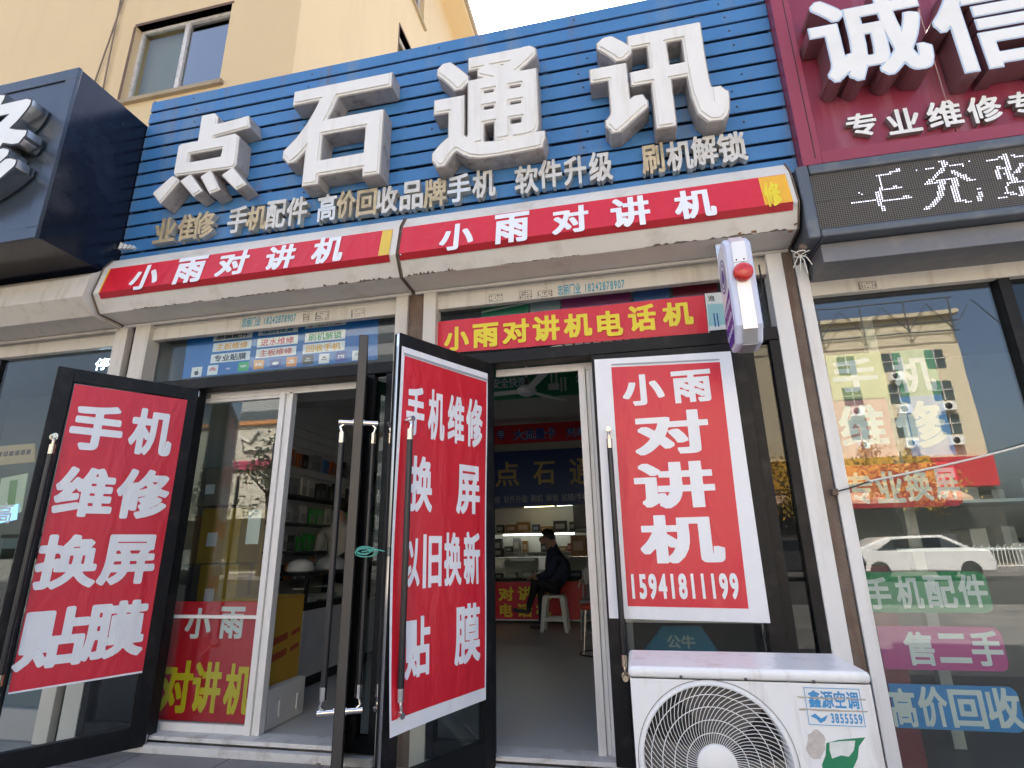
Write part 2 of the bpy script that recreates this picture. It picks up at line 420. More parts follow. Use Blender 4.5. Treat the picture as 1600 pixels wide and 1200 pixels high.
# ------------------------------------------------------------------ inner sliding doors in white aluminium
def sliding(label, x0, x1, jambs, glassx, group):
    t = thing('sliding_door', ((x0+x1)/2, .12, 0), label, 'sliding door', group)
    b = MB(); b.box(x0, x1, .10, .155, 2.185, 2.222, WHITE_PVC); b.box(x0, x1, .092, .10, 2.170, 2.185, WHITE_PVC); b.build('top_track', t, .002)
    for a, c in jambs:
        b = MB(); wd = (c-a)/3
        b.box(a, a+wd*1.25, .085, .15, .004, 2.185, WHITE_PVC); b.box(a+wd*1.3, a+wd*2.0, .10, .15, .004, 2.185, WHITE_PVC); b.box(a+wd*2.05, c, .092, .15, .004, 2.185, WHITE_PVC)
        b.build('stile', t, .003)
    gx0, gx1 = glassx
    if gx1 > gx0:
        MB().box(gx0, gx1, .118, .124, .05, 2.185, glass_mat('sliding_glass', (.86, .90, .88), .065)).build('pane', t)
        b = MB(); b.box(gx0, gx1, .098, .14, .004, .05, WHITE_PVC); b.box(gx0, gx1, .10, .14, .662, .682, WHITE_PVC); b.box(gx0, gx1, .10, .14, 2.15, 2.186, WHITE_PVC)
        b.box(gx0-.03, gx0, .09, .14, .004, 2.186, WHITE_PVC); b.build('rail', t, .002)
    return t
sliding('white sliding door whose glass shows a red notice at the bottom', -3.02, -1.72, [(-2.425, -2.325)], (-3.16, -2.425), None)
sliding('white sliding door frame beside the dark doorway with the seated man', -.82, .71, [(-.272, -.165)], (-.165, .68), None)

# ------------------------------------------------------------------ roller shutters with boxed housings
PROF = [(-.005, 3.27), (-.215, 3.27), (-.276, 3.17), (-.322, 2.94), (-.235, 2.812), (-.02, 2.806)]
def housing(x0, x1, label, profile, m, gx, curt, endc=None, bar_text=None, stamps=()):
    t = thing('roller_shutter', ((x0+x1)/2, -.1, 2.4), label, 'roller shutter', 'roller shutters over the shop fronts')
    b = MB(); b.prism(profile, lambda y, z: (x0+.006, y, z), lambda y, z: (x1-.006, y, z), m); b.build('housing', t, .004)
    pr2 = [(y+(-.006 if i not in (0, 5) else 0), z+(.006 if i < 3 else -.006)) for i, (y, z) in enumerate(profile)]
    for xa, xb in ((x0, x0+.005), (x1-.005, x1)):
        b = MB(); b.prism(pr2, lambda y, z: (xa, y, z), lambda y, z: (xb, y, z), endc or m); b.build('end_plate', t)
    # lip along the underside
    MB().box(x0+.01, x1-.01, profile[-1][0]-.012, profile[-1][0]+.012, profile[-1][1]-.022, profile[-1][1]-.004, m).build('lip', t, .003)
    # slats rolled down a little, bottom bar
    b = MB(); c0, c1, zb, zt = curt
    b.box(c0, c1, .012, .05, zb, zb+.092, CREAM); b.box(c0, c1, .008, .055, zb-.009, zb-.001, CREAM)
    for k in range(2):
        z = zb+.096+k*.062; b.box(c0, c1, .018, .042, z, z+.057, CREAM)
    if bar_text:
        p = PY(.012); BT = mat('teal_print', (.05, .30, .42), .5)
        b.text(bar_text[0], p.cell(*bar_text[1]), p, BT, .0016, rx=.02, res=56)
    b.build('curtain', t, .002)
    for xa, xb in gx:
        b = MB(); b.box(xa, xb, -.028, .085, GZ, 2.79, WHITE_PVC if xa > .5 else CREAM)
        b.build('guide_rail', t, .004)
    for l, tp, r_, bt in stamps:
        p = PY(.011); u0, v0, u1, v1 = p.cell(l, tp, r_, bt); b = MB()
        ink = mat('smudged_ink', (.10, .09, .08), .8, var=.3)
        for a, c, e, f in ((u0, v0, u1, v0+.002), (u0, v1-.002, u1, v1), (u0, v0, u0+.002, v1), (u1-.002, v0, u1, v1)): b.sheet(p, a, c, e, f, 0, .0008, ink)
        n = 7
        for k in range(n):
            a = u0+(u1-u0)*(k+.2)/n
            for rr in range(3):
                if random.random() < .75: b.sheet(p, a, v0+(v1-v0)*(.15+.27*rr), a+(u1-u0)*.55/n*random.uniform(.5, 1.2), v0+(v1-v0)*(.15+.27*rr+random.uniform(.1, .2)), 0, .0008, ink)
        b.build('stamp', t)
    return t
rs_l = housing(-3.806, -1.384, 'roller shutter over the left door bay, half hidden by a red banner', PROF, BEIGE,
        ((-3.68, -3.545), (-1.508, -1.418)), (-3.545, -1.508, 2.676, 2.8), RUST, ('忠丽门业 18242878907', (379, 492.6, 462, 507.6)), [(474, 489, 483, 502), (493, 487, 514, 500), (549, 483, 570, 496)])
rs_r = housing(-1.376, 1.067, 'roller shutter over the right door bay with rust at its right end', PROF, BEIGE,
        ((-1.302, -1.212), (.925, 1.015)), (-1.212, .925, 2.676, 2.8), RUST, ('忠丽门业 18242878907', (871, 440, 976, 457)), [(764, 460, 785, 471), (812, 454, 831, 467), (840, 454, 863, 466)])
# rust blotches and bolts on the housings
rustp = mat('rust_bloom', (.20, .09, .035), .9, var=.5, vscale=30)
FACE = Plane((0, PROF[2][0], PROF[2][1]), (1, 0, 0), (0, PROF[3][0]-PROF[2][0], PROF[3][1]-PROF[2][1]))
FACE.V = -FACE.V; FACE.N = FACE.U.cross(FACE.V)
LOWER = Plane((0, PROF[3][0], PROF[3][1]), (1, 0, 0), -Vector((0, PROF[4][0]-PROF[3][0], PROF[4][1]-PROF[3][1])))
def blot(parent, pl, px, py, r, m, n=14, flat=.5):
    u, v = pl.uv(px, py); pts = []
    for k in range(n):
        a = 2*math.pi*k/n; q = r*random.uniform(.45, 1.2); pts.append((u+q*math.cos(a), v+q*flat*math.sin(a)))
    MB().poly(pl, pts, .0006, .0016, m).build('rust_stain', parent)
for px, py, r in ((1178, 362, .022), (1155, 365, .015), (1243, 350, .014), (1235, 362, .018)): blot(rs_r, LOWER, px, py, r, rustp)
for px, py in ((1236, 277), (1243, 318), (627, 362), (626, 398)):
    u, v = FACE.uv(px, py); MB().lathe([(.006, 0), (.006, .003), (.003, .005), (0, .005)], FACE.f(u, v, .0), FACE.N, STEEL, 10).build('screw', rs_r)

def grime(parent, x0, x1, v, wmax):
    n = 40; m = mat('edge_grime', (.13, .10, .075), .9, var=.4, vscale=30); up = []; lo = []
    for i in range(n+1):
        x = x0+(x1-x0)*i/n; k = random.uniform(0, 1)**2*wmax; up.append((x, v+k)); lo.append((x, v-.001-random.uniform(0, .002)))
    MB().poly(LOWER, lo+up[::-1], .0005, .0012, m).build('grime_line', parent)
LH_ = (Vector((0, *PROF[4]))-Vector((0, *PROF[3]))).length
for x0, x1, wm in ((-3.5, -2.9, .010), (-2.75, -2.1, .012), (-1.95, -1.42, .018)): grime(rs_l, x0, x1, -LH_+.003, wm)
for x0, x1, wm in ((-1.34, -1.0, .02), (-.7, -.2, .006), (.2, 1.03, .014)): grime(rs_r, x0, x1, -LH_+.003, wm)
# red banners wrapped on the housings
def wrap_banner(name, label, x0, x1, chars, ends):
    b = MB(); FH = (Vector((0, *PROF[3]))-Vector((0, *PROF[2]))).length
    H0, H1 = -FH-.004, -.012     # v along the face: 0 is the upper edge
    n = 26
    for i in range(n):
        a, c = x0+(x1-x0)*i/n, x0+(x1-x0)*(i+1)/n
        b.quad([FACE.f(a, H0, .004), FACE.f(c, H0, .004), FACE.f(c, H1, .003), FACE.f(a, H1, .003)], RED)
    LH = .046
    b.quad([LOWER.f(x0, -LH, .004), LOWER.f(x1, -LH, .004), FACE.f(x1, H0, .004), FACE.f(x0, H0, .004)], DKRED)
    for a, c, mm in ends:
        b.quad([FACE.f(a, H0+.002, .0055), FACE.f(c, H0+.002, .0055), FACE.f(c, H1-.004, .0045), FACE.f(a, H1-.004, .0045)], mm)
    for ch, bx in chars:
        b.text(ch, FACE.cell(*bx), FACE, WHT, .0075, rx=.035, ry=.03)
    o = b.build(name); tag(o, label, 'banner'); return o
gold = mat('gold_print', (.72, .50, .06), .3)
xl = FACE.uv(163, 440)[0]; xr = FACE.uv(610, 385)[0]
wb = wrap_banner('banner', 'red banner with white characters on the left shutter box, gold block at its right end', xl, xr,
    [('小', (207, 416, 248, 452)), ('雨', (276, 403, 320, 442)), ('对', (342, 394, 388, 430)), ('讲', (417, 385, 461, 421)), ('机', (490, 371, 537, 411))],
    [(FACE.uv(594, 385)[0], xr, gold), (xl-.001, xl+.012, ORANGEP)])
xl2 = FACE.uv(626, 380)[0]; xr2 = FACE.uv(1236, 305)[0]
b_ends = [(FACE.uv(1191, 305)[0], xr2, ORANGEP)]
wb2 = wrap_banner('banner', 'red banner with white characters on the right shutter box, gold end with one yellow character', xl2, xr2,
    [('小', (688, 351, 740, 391)), ('雨', (773, 334, 827, 380)), ('对', (863, 324, 920, 365)), ('讲', (954, 309, 1016, 355)), ('机', (1053, 297, 1118, 342))], b_ends)
b = MB(); b.text('修', FACE.cell(1193, 285, 1220, 324), FACE, YEL, .0085, rx=.03); b.build('lettering', wb2)

# ------------------------------------------------------------------ the blue slatted sign with its letters
SY = -.115
blue = mat('blue_slat_paint', (.048, .185, .42), .46, var=.18, vscale=2.5, dirt=(.20, .25, .28), dscale=1.8, damt=.6, streak=True)
def blue_extra():
    N = blue.node_tree.nodes; L = blue.node_tree.links; b = N['Principled BSDF']
    src = b.inputs['Base Color'].links[0].from_socket
    tc = N.new('ShaderNodeTexCoord'); mp = N.new('ShaderNodeMapping'); mp.inputs['Scale'].default_value = (7, 7, 1.1)
    n = N.new('ShaderNodeTexNoise'); n.inputs['Scale'].default_value = 1; n.inputs['Detail'].default_value = 9; n.inputs['Roughness'].default_value = .7
    L.new(tc.outputs['Object'], mp.inputs['Vector']); L.new(mp.outputs['Vector'], n.inputs['Vector'])
    r = N.new('ShaderNodeValToRGB'); r.color_ramp.elements[0].position = .56; r.color_ramp.elements[1].position = .74
    r.color_ramp.elements[0].color = (0, 0, 0, 1); r.color_ramp.elements[1].color = (.6, .6, .6, 1)
    L.new(n.outputs['Fac'], r.inputs['Fac'])
    m = N.new('ShaderNodeMix'); m.data_type = 'RGBA'; m.inputs[7].default_value = (.17, .10, .045, 1)
    L.new(r.outputs['Color'], m.inputs[0]); L.new(src, m.inputs[6]); L.new(m.outputs[2], b.inputs['Base Color'])
blue_extra()
sign = thing('shop_sign', (-1.35, SY, 3.27), 'blue slatted shop sign with large white raised characters above the shutters', 'sign')
NS, ZB, ZT = 13, 3.275, 4.93; PIT = (ZT-ZB)/NS
b = MB()
for k in range(NS):
    z0 = ZB+k*PIT; z1 = z0+PIT-.023
    sg = -.0015*math.sin(k*1.7)
    dz = random.uniform(-.002, .002); b.box(-3.874, 1.172, SY+random.uniform(0, .003), SY+.013, z0+dz, z1+dz, blue)
b.build('slat_panel', sign, .004)
b = MB(); bk = mat('sign_backing', (.025, .045, .09), .8); b.box(1.155, 1.1732, SY+.014, .1, ZB, ZT, bk); b.box(-3.874, -3.86, SY+.014, .1, ZB, ZT, bk)
b.box(-3.859, 1.154, SY+.05, SY+.06, ZB, ZT-2*PIT-.03, bk); b.box(-3.859, 1.154, SY+.05, SY+.06, ZT-2*PIT+.004, ZT-.015, bk)
for x in (-3.7, -2.6, -1.5, -.4, .7): b.box(x, x+.04, SY+.014, SY+.07, ZB, ZT-.02, bk)
b.build('sign_backing', sign)
SP = PY(SY)
SF = .135
def px_letter(code, polys):
    """a letter traced as stroke outlines on the sign, kept as one glyph"""
    P_ = [[SP.uv(x/2.857, y/2.857, SF) for x, y in p] for p in polys]
    _OUT[code] = np.array([(np.array(p[i-1])/.62, np.array(p[i])/.62) for p in P_ for i in range(len(p))])
    q = [c for p in P_ for c in p]
    return (min(c[0] for c in q), min(c[1] for c in q), max(c[0] for c in q), max(c[1] for c in q))
DIAN = px_letter('\ue001', [[(905, 518), (962, 506), (975, 524), (972, 556), (1115, 518), (1121, 568), (960, 612), (958, 622), (1052, 598), (1072, 612), (1058, 738), (1044, 752), (786, 788), (778, 776), (800, 656), (812, 646), (888, 632)],
    [(850, 690), (1000, 662), (990, 702), (845, 730)], [(683, 868), (772, 790), (802, 810), (716, 912)], [(808, 812), (852, 783), (904, 856), (866, 880)], [(899, 792), (944, 766), (984, 850), (940, 868)], [(996, 786), (1044, 752), (1104, 826), (1060, 850)]])
bigs = [('\ue001', DIAN), ('石', (446, 130, 609, 284)), ('通', (677, 84, 851, 250)), ('讯', (921, 42, 1136, 205))]
for ch, bx in bigs:
    c = bx if ch == '\ue001' else SP.cell(*bx, d=SF)
    b = MB(); b.text(ch, c, SP, LETSIDE, SF, back=.002, side=LETSIDE, rx=.012 if ch == '\ue001' else .043, ry=.012 if ch == '\ue001' else .037, rnd=ch == '\ue001', res=110)
    # lit face sits inside a thin rim
    b.text(ch, c, SP, LETFACE, SF+.007, back=SF+.001, side=LETFACE, rx=.012 if ch == '\ue001' else .043, ry=.012 if ch == '\ue001' else .037, rnd=ch == '\ue001', inset=.009, res=110)
    b.text(ch, c, SP, LETFACE, SF+.017, back=SF+.0065, side=LETFACE, rx=.012 if ch == '\ue001' else .043, ry=.012 if ch == '\ue001' else .037, rnd=ch == '\ue001', inset=.028, res=110)
    b.build('letter', sign)
smalls = [('业', (241, 341, 274, 378), 1), ('隹', (278, 335, 305, 375), 1), ('修', (301, 331, 334, 371), 1), ('手', (356, 323, 386, 363), 0), ('机', (385, 321, 416, 359), 1),
          ('配', (416, 313, 446, 356), 0), ('件', (448, 308, 480, 351), 0), ('高', (496, 303, 525, 345), 2), ('价', (526, 298, 555, 340), 1), ('回', (557, 296, 588, 337), 1),
          ('收', (588, 291, 621, 332), 0), ('品', (625, 283, 661, 327), 0), ('牌', (662, 279, 697, 323), 1), ('手', (699, 272, 735, 315), 2), ('机', (738, 265, 774, 308), 0),
          ('软', (804, 258, 841, 302), 0), ('件', (841, 249, 878, 293), 0), ('升', (881, 244, 916, 288), 0), ('级', (920, 236, 957, 283), 0),
          ('刷', (1002, 224, 1038, 271), 1), ('机', (1041, 219, 1083, 266), 0), ('解', (1080, 211, 1121, 258), 0), ('锁', (1121, 206, 1167, 253), 0)]
lm = [mat('letter_steel', (.66, .61, .52), .42, .5, var=.14, vscale=20, dirt=(.36, .26, .15), dscale=12, damt=.5),
      mat('letter_steel_tarnished', (.56, .43, .25), .42, .55, var=.35, vscale=14, dirt=(.20, .11, .05), dscale=12, damt=.7),
      mat('letter_steel_clean', (.74, .72, .67), .36, .5, var=.12)]
for ch, bx, k in smalls:
    b = MB(); b.text(ch, SP.cell(*bx, d=.05), SP, lm[k], .05, back=.002, side=lm[0], rx=.026, ry=.022, res=72); b.build('letter', sign)
for l, t_, r_, bt, rot in ((190, 381, 197, 391, .3), (197, 383, 204, 391, -.2), (204, 384, 209, 391, .2), (210, 386, 214, 391, .1)):
    u0, v0, u1, v1 = SP.cell(l, t_, r_, bt); b = MB(); b.poly(SP, [(u0, v0), (u1-.01, v0+.004), (u1, v1-.02), (u0+.014, v1)], .001, .028, ILLUM_W); b.build('letter_fragment', sign)
u0, v0, u1, v1 = SP.cell(279, 397, 288, 402); MB().poly(SP, [(u0, v1), (u1, v0), (u1, v0+.008), (u0+.006, v1+.006)], .001, .02, ILLUM_W).build('letter_fragment', sign)
# bolts along the slats
for k in range(NS):
    for px in (-3.4, -2.3, -1.2, -.1, .9):
        if random.random() > .6: continue
        b = MB(); b.lathe([(.007, 0), (.006, .004), (0, .005)], (px+random.uniform(-.05, .05), SY, ZB+k*PIT+.05), (0, -1, 0), mat('old_bolt', (.10, .09, .09), .6, .5), 8); b.build('bolt', sign)
#@@SPLIT
# ================================================================== SWING DOORS WITH POSTERS
def leaf(label, hinge, free, edge=BLACKF, ew=1.0, z0=.0, z1=2.215, stile=.085, top=.085, bot=.13, handles=(1,), hz=(.42, 1.70), hoff=.05, hcol=CHROME):
    H = Vector((*hinge, 0)); Fr = Vector((*free, 0)); U = (H-Fr).normalized(); W = (H-Fr).length
    N = U.cross(Vector((0, 0, 1)))
    M = Matrix(((U.x, -N.x, 0, Fr.x), (U.y, -N.y, 0, Fr.y), (0, 0, 1, 0), (0, 0, 0, 1)))
    t = thing('glass_door', (H.x, H.y, z0), label, 'door', 'black framed glass swing doors')
    T = .024
    b = MB(M); b.box(0, stile, -T, T, z0, z1, BLACKF); b.box(W-stile, W, -T, T, z0, z1, BLACKF)
    b.box(stile, W-stile, -T, T, z1-top, z1, BLACKF); b.box(stile, W-stile, -T, T, z0, z0+bot, BLACKF)
    for xx in (stile, W-stile-.008):
        b.box(xx, xx+.008, -T+.006, T-.006, z0+bot, z1-top, BLACKF)
    b.build('frame', t, .003)
    b = MB(M); b.box(-.0025, 0, -T+.003, -T+.003+(2*T-.006)*ew, z0+.005, z1-.005, edge); b.build('edge_strip', t)
    b = MB(M); b.box(stile+.006, W-stile-.006, -.004, .004, z0+bot, z1-top, GLASS); b.build('pane', t)
    for sgn in handles:
        y = -sgn*(T+.055); b = MB(M)
        b.tube([(hoff, y, hz[0]), (hoff, y, hz[1])], .0155, HANDLEB, 14)
        for z, dz in ((hz[0], -1), (hz[1], 1)):
            b.tube([(hoff, y, z-dz*.001), (hoff, y, z+dz*.055)], .0165, BRASSY if hcol == BRASSY or dz > 0 else CHROME, 14)
            b.tube([(hoff, y, z+dz*.05), (hoff, y-sgn*.012, z+dz*.085), (hoff, y+sgn*.018, z+dz*.108)], .0085, hcol, 10)
        b.build('handle', t)
        b = MB(M)
        for z, dz in ((hz[0], -1), (hz[1], 1)):
            b.tube([(hoff, -sgn*T, z+dz*.108), (hoff, y-sgn*.022, z+dz*.108)], .0145, hcol, 14)
            b.tube([(hoff, -sgn*T, z+dz*.108), (hoff, -sgn*(T+.006), z+dz*.108)], .021, hcol, 14)
        b.build('handle_bracket', t)
    b = MB(M)
    for z in (z0+.02, z1-.05): b.tube([(W+.004, .0, z), (W+.004, .0, z+.04)], .011, STEEL, 10)
    b.build('hinge_pin', t)
    pl = Plane(Fr-N*(-T), U, (0, 0, 1))
    return t, M, pl, W
HA, FA_ = (-3.018, -.03), (-3.455, -.70)
dA, MA, PA, WA = leaf('black framed glass door swung out at the far left, red poster on it', HA, FA_, z0=-.04, bot=.115, hz=(.47, 1.66), hcol=BRASSY)
dB, MB_, PB, WB = leaf('black framed glass door without a poster, seen edge on between the two bays', (-1.715, -.03), (-1.37, -.715), z0=-.03, edge=mat('grey_anodised', (.060, .056, .052), .4, .3, var=.1), handles=(1, -1), hz=(.47, 1.62))
dC, MC, PC, WC = leaf('black framed glass door swung out in the middle, tall red poster with white border on it', (-.825, -.03), (-1.185, -.688), z0=-.04, edge=CHROME, ew=.45, handles=(1, -1), hz=(.47, 1.62), bot=.14)
dD, MD, PD, WD = leaf('black framed glass door standing closed behind the air conditioner', (.718, -.028), (-.172, -.028), z0=.0, handles=(1,), hz=(.53, 1.62), hoff=.075, hcol=BRASSY)

def poster(name, label, pl, corners, mat_, chars, tmat, d0=.004, inner=None, rx=.03, ry=None, rnd=False, waves=.004, curl=0.0, extra=None, res=80):
    """corners TL, TR, BR, BL in (u,v); a sheet with soft waves; chars ride on the same waves"""
    TL, TR, BR, BL = [Vector(c) for c in corners]
    uc = (TL.x+TR.x)/2; seed = random.uniform(0, 6)
    def wv(u, v):
        h = waves*(math.sin(v*5.1+seed)*.5+math.sin(u*9+v*2.3+seed*2)*.5)
        s = (v-BL.y)/(TL.y-BL.y)
        if curl: h += curl*max(0, 1-s*2.2)**2*max(0, min(1, (TR.x-u)/(TR.x-TL.x)))**1.5
        return h
    class W(Plane):
        def __init__(s): s.O, s.U, s.V, s.N = pl.O, pl.U, pl.V, pl.N
        def f(s, u, v, d=0.0): return pl.f(u, v, d+d0+waves+wv(u, v))
    wp = W(); b = MB(); nu, nv = 10, 28
    def P(i, j):
        s, t = i/nu, j/nv; a = BL.lerp(BR, s); c = TL.lerp(TR, s); return a.lerp(c, t)
    def grid(cs, d, m):
        a0, a1, a2, a3 = [Vector(c) for c in cs]
        vs = []
        for j in range(nv+1):
            for i in range(nu+1):
                p = a3.lerp(a2, i/nu).lerp(a0.lerp(a1, i/nu), j/nv); vs.append(wp.f(p.x, p.y, d))
        b.add(vs, [(j*(nu+1)+i, j*(nu+1)+i+1, (j+1)*(nu+1)+i+1, (j+1)*(nu+1)+i) for j in range(nv) for i in range(nu)], m, True)
    grid(corners, 0, mat_)
    if inner: grid(inner[0], .0012, inner[1])
    for c in chars:
        ch, bx = c[0], c[1]; tm = c[2] if len(c) > 2 else tmat
        b.text(ch, pl.cell(*bx, d=d0+waves), wp, tm, .003, rx=rx, ry=ry, rnd=rnd, res=res)
    if extra: extra(b, wp)
    o = b.build(name); tag(o, label, 'poster')
    return o
def uvs(pl, pts, d=.006): return [pl.uv(x, y, d) for x, y in pts]
poster('poster', 'red poster with rounded white characters taped on the far left open door', PA,
       uvs(PA, [(117, 600), (293, 625), (222, 1051), (12, 1085)]), REDS,
       [('手', (109, 632, 193, 705)), ('机', (202, 639, 271, 712)), ('维', (85, 730, 179, 808)), ('修', (181, 733, 264, 811)), ('换', (56, 835, 154, 920)), ('屏', (156, 835, 243, 913)),
        ('贴', (28, 949, 136, 1043)), ('膜', (131, 939, 227, 1028))], WHT, rx=.039, ry=.039, rnd=True, waves=.004,
       extra=lambda b, wp: b.add([wp.f(*PA.uv(x, y, .006), .0006) for x, y in ((12, 1085), (222, 1051), (222, 1048), (12.5, 1082))], [(0, 1, 2, 3)], WHT))
greyln = mat('grey_print', (.36, .37, .40), .5)
def cline(b, wp, pl, pts, m, d=.0018): b.add([wp.f(*pl.uv(x, y, .006), d) for x, y in pts], [tuple(range(len(pts)))], m)
poster('poster', 'tall red poster with white border on the middle open door, lower left corner curling', PC,
       uvs(PC, [(627, 541), (761, 584), (758.6, 1093), (597.7, 1150)]), WHT,
       [('手', (634, 604, 662, 681)), ('机', (668, 610, 694, 688)), ('维', (699, 619, 725, 693)), ('修', (728, 624, 753, 699)), ('换', (640, 713, 675, 800)), ('屏', (713, 727, 750, 803)),
        ('以', (630, 841, 655, 917)), ('旧', (660, 835, 689, 918)), ('换', (693, 832, 720, 915)), ('新', (724, 831, 750, 913)), ('贴', (629, 963, 669, 1057)), ('膜', (708, 943, 749, 1036))], WHT,
       inner=(uvs(PC, [(631, 556), (759, 597), (756.5, 1074), (602, 1124)]), RED), rx=.033, ry=.028, waves=.0045, curl=.05,
       extra=lambda b, wp: cline(b, wp, PC, [(630, 551), (760, 592.5), (760, 596), (630, 555)], greyln))
poster('poster', 'red and white poster with a phone number on the closed door above the air conditioner', PD,
       uvs(PD, [(928.6, 562), (1141.5, 549), (1203.7, 973.6), (952, 966)]), WHT,
       [('小', (972.6, 585, 1037.5, 633.5)), ('雨', (1049.7, 578.5, 1112, 629)), ('对', (991, 642, 1108, 709.5)), ('讲', (991, 721.6, 1117, 794)), ('机', (1000, 804, 1131, 880)), ('15941811199', (987, 896, 1154, 936))], WHT,
       inner=(uvs(PD, [(955, 574), (1124.5, 566), (1169.6, 951), (981, 947)]), REDS), rx=.038, ry=.032, waves=.0035,
       extra=lambda b, wp: cline(b, wp, PD, [(955, 571.5), (1124, 563.5), (1124, 561), (955, 569)], greyln))
# green twine tying the two middle handles
tw = mat('green_twine', (.10, .42, .33), .6)
p0 = at(562, 862, -.72); b = MB()
for k in range(4):
    pts = []
    for i in range(13):
        a = 2*math.pi*i/12; pts.append(p0+Vector((.03+.035*math.cos(a)*(1+.25*k), -.02+.01*k, .014*math.sin(a)*(1+.2*k)+.008*math.sin(k*2))))
    b.tube(pts, .0022, tw, 6)
b.tube([p0+Vector((.02, -.02, 0)), p0+Vector((.09, .0, .008)), p0+Vector((.13, .0, .0))], .0026, tw, 6)
tag(b.build('twine'), 'green twine knotted round the middle door handles', 'twine')

# ================================================================== TRANSOM NOTICES
TB = PY(.03)
b = MB(); q = [TB.uv(*p) for p in ((684, 503), (1100, 461), (1107, 520), (684, 553))]
n = 24
for i in range(n):
    s0, s1 = i/n, (i+1)/n; L_ = lambda a, c, s: (a[0]+(c[0]-a[0])*s, a[1]+(c[1]-a[1])*s)
    dd = lambda s: .003*math.sin(s*17)
    b.quad([TB.f(*L_(q[3], q[2], s0), dd(s0)), TB.f(*L_(q[3], q[2], s1), dd(s1)), TB.f(*L_(q[0], q[1], s1), dd(s1)), TB.f(*L_(q[0], q[1], s0), dd(s0))], RED)
for ch, bx in [('小', (694.7, 511, 733, 548)), ('雨', (738.7, 505.6, 779, 543)), ('对', (785.6, 499, 827, 536.5)), ('讲', (832.5, 493.4, 874.7, 533)), ('机', (881, 489.7, 925, 527)), ('电', (933, 486, 973, 526)), ('话', (981.5, 476.5, 1025, 518)), ('机', (1035, 472, 1082.6, 509.5))]:
    b.text(ch, TB.cell(*bx), TB, YEL, .0055, rx=.036, ry=.032)
tag(b.build('banner'), 'red banner with yellow characters stretched over the right doorway', 'banner')
# blue price board behind the left transom
BP = PY(.13); bb = mat('blue_board_print', (.012, .14, .46), .35)
b = MB(); b.poly(BP, [BP.uv(*p) for p in ((285, 592), (590, 562), (592, 480), (297, 505))], 0, .004, bb)
pal = {'k': BLK, 'r': mat('crimson_print', (.55, .02, .06), .4), 'o': ORANGEP, 'g': mat('green_print', (.02, .30, .07), .4), 't': mat('teal_print2', (.03, .28, .40), .4), 'p': mat('rose_print', (.62, .16, .14), .4)}
for tx, bx, c in [('原装配件', (335, 516, 395, 533), 'k'), ('爆屏修复', (405, 509, 466, 524), 't'), ('扩容升级', (478, 498, 541, 513), 'r'), ('主板维修', (334, 531.5, 393, 550), 'o'), ('进水维修', (403, 524, 465.6, 543), 'r'),
                  ('刷机解锁', (477.5, 515, 540, 535.6), 'g'), ('专业贴膜', (330.6, 549, 390.6, 568), 'k'), ('主板维修', (401, 541, 463, 560), 'p'), ('回收手机', (474, 533, 539, 553.4), 'o')]:
    u0, v0, u1, v1 = BP.cell(*bx); hh = (v1-v0)*.14; v0 += hh; v1 -= hh; b.sheet(BP, u0, v0, u1, v1, .0042, .0055, WHT)
    mx, my = (u1-u0)*.09, (v1-v0)*.12; b.text(tx, (u0+mx, v0+my, u1-mx, v1-my), BP, pal[c], .0065, rx=.022, res=56)
apple = [(0, -.45), (.2, -.5), (.4, -.2), (.36, .05), (.28, .2), (.1, .27), (0, .22), (-.1, .27), (-.3, .22), (-.42, 0), (-.38, -.25), (-.2, -.5)]
lg = [((300, 574, 316, 589), WHT, 'apple', BLK), ((325, 571, 341, 586), WHT, 'petal', pal['r']), ((350, 571, 364, 581), bb, 'vivo', WHT), ((373, 566, 389, 580), mat('green_logo', (.05, .45, .12), .4), 'oppo', WHT),
      ((397, 563, 413, 577), mat('orange_logo', (.72, .33, .08), .4), 'MI', WHT), ((422, 562, 440, 574), mat('navy_logo', (.02, .06, .30), .4), 'ell', WHT), ((448, 558, 464, 573), mat('orange_logo2', (.75, .30, .10), .4), 'bar', WHT),
      ((473, 555, 490, 570), mat('dark_logo', (.03, .035, .04), .4), 'bar', greyln), ((499, 553, 515, 568), WHT, 'bar', BLK), ((525, 550, 542, 565), mat('indigo_logo', (.03, .06, .35), .4), 'ZTE', WHT), ((551, 548, 566, 563), WHT, 'petal', greyln)]
for bx, m, k, tm in lg:
    u0, v0, u1, v1 = BP.cell(*bx); 
    if m is not bb: b.sheet(BP, u0, v0, u1, v1, .0042, .0055, m)
    cx, cy, h = (u0+u1)/2, (v0+v1)/2, (v1-v0)
    if k == 'apple':
        b.poly(BP, [(cx+x*h*.6, cy-h*.05+y*h*.6) for x, y in apple], .0056, .0066, tm); b.poly(BP, [(cx+.02*h, cy+.15*h), (cx+.14*h, cy+.22*h), (cx+.1*h, cy+.34*h)], .0056, .0066, tm)
    elif k == 'petal':
        for i in range(6):
            a = math.pi*(i+.5)/6; b.poly(BP, [(cx+.06*h*math.cos(a), cy-.1*h+.06*h*math.sin(a)), (cx+.38*h*math.cos(a-.18), cy-.1*h+.38*h*math.sin(a-.18)), (cx+.38*h*math.cos(a+.18), cy-.1*h+.38*h*math.sin(a+.18))], .0056, .0066, tm)
    elif k == 'ell': b.poly(BP, [(cx+.45*h*math.cos(i*.4), cy+.2*h*math.sin(i*.4)) for i in range(16)], .0056, .0066, tm)
    elif k == 'bar': b.sheet(BP, cx-h*.3, cy-h*.14, cx+h*.3, cy-h*.04, .0056, .0066, tm); b.sheet(BP, cx-h*.2, cy+h*.05, cx+h*.2, cy+h*.2, .0056, .0066, tm)
    else: b.text(k, (cx-h*.36, cy-h*.16, cx+h*.36, cy+h*.16), BP, tm, .0066, rx=.03, res=50)
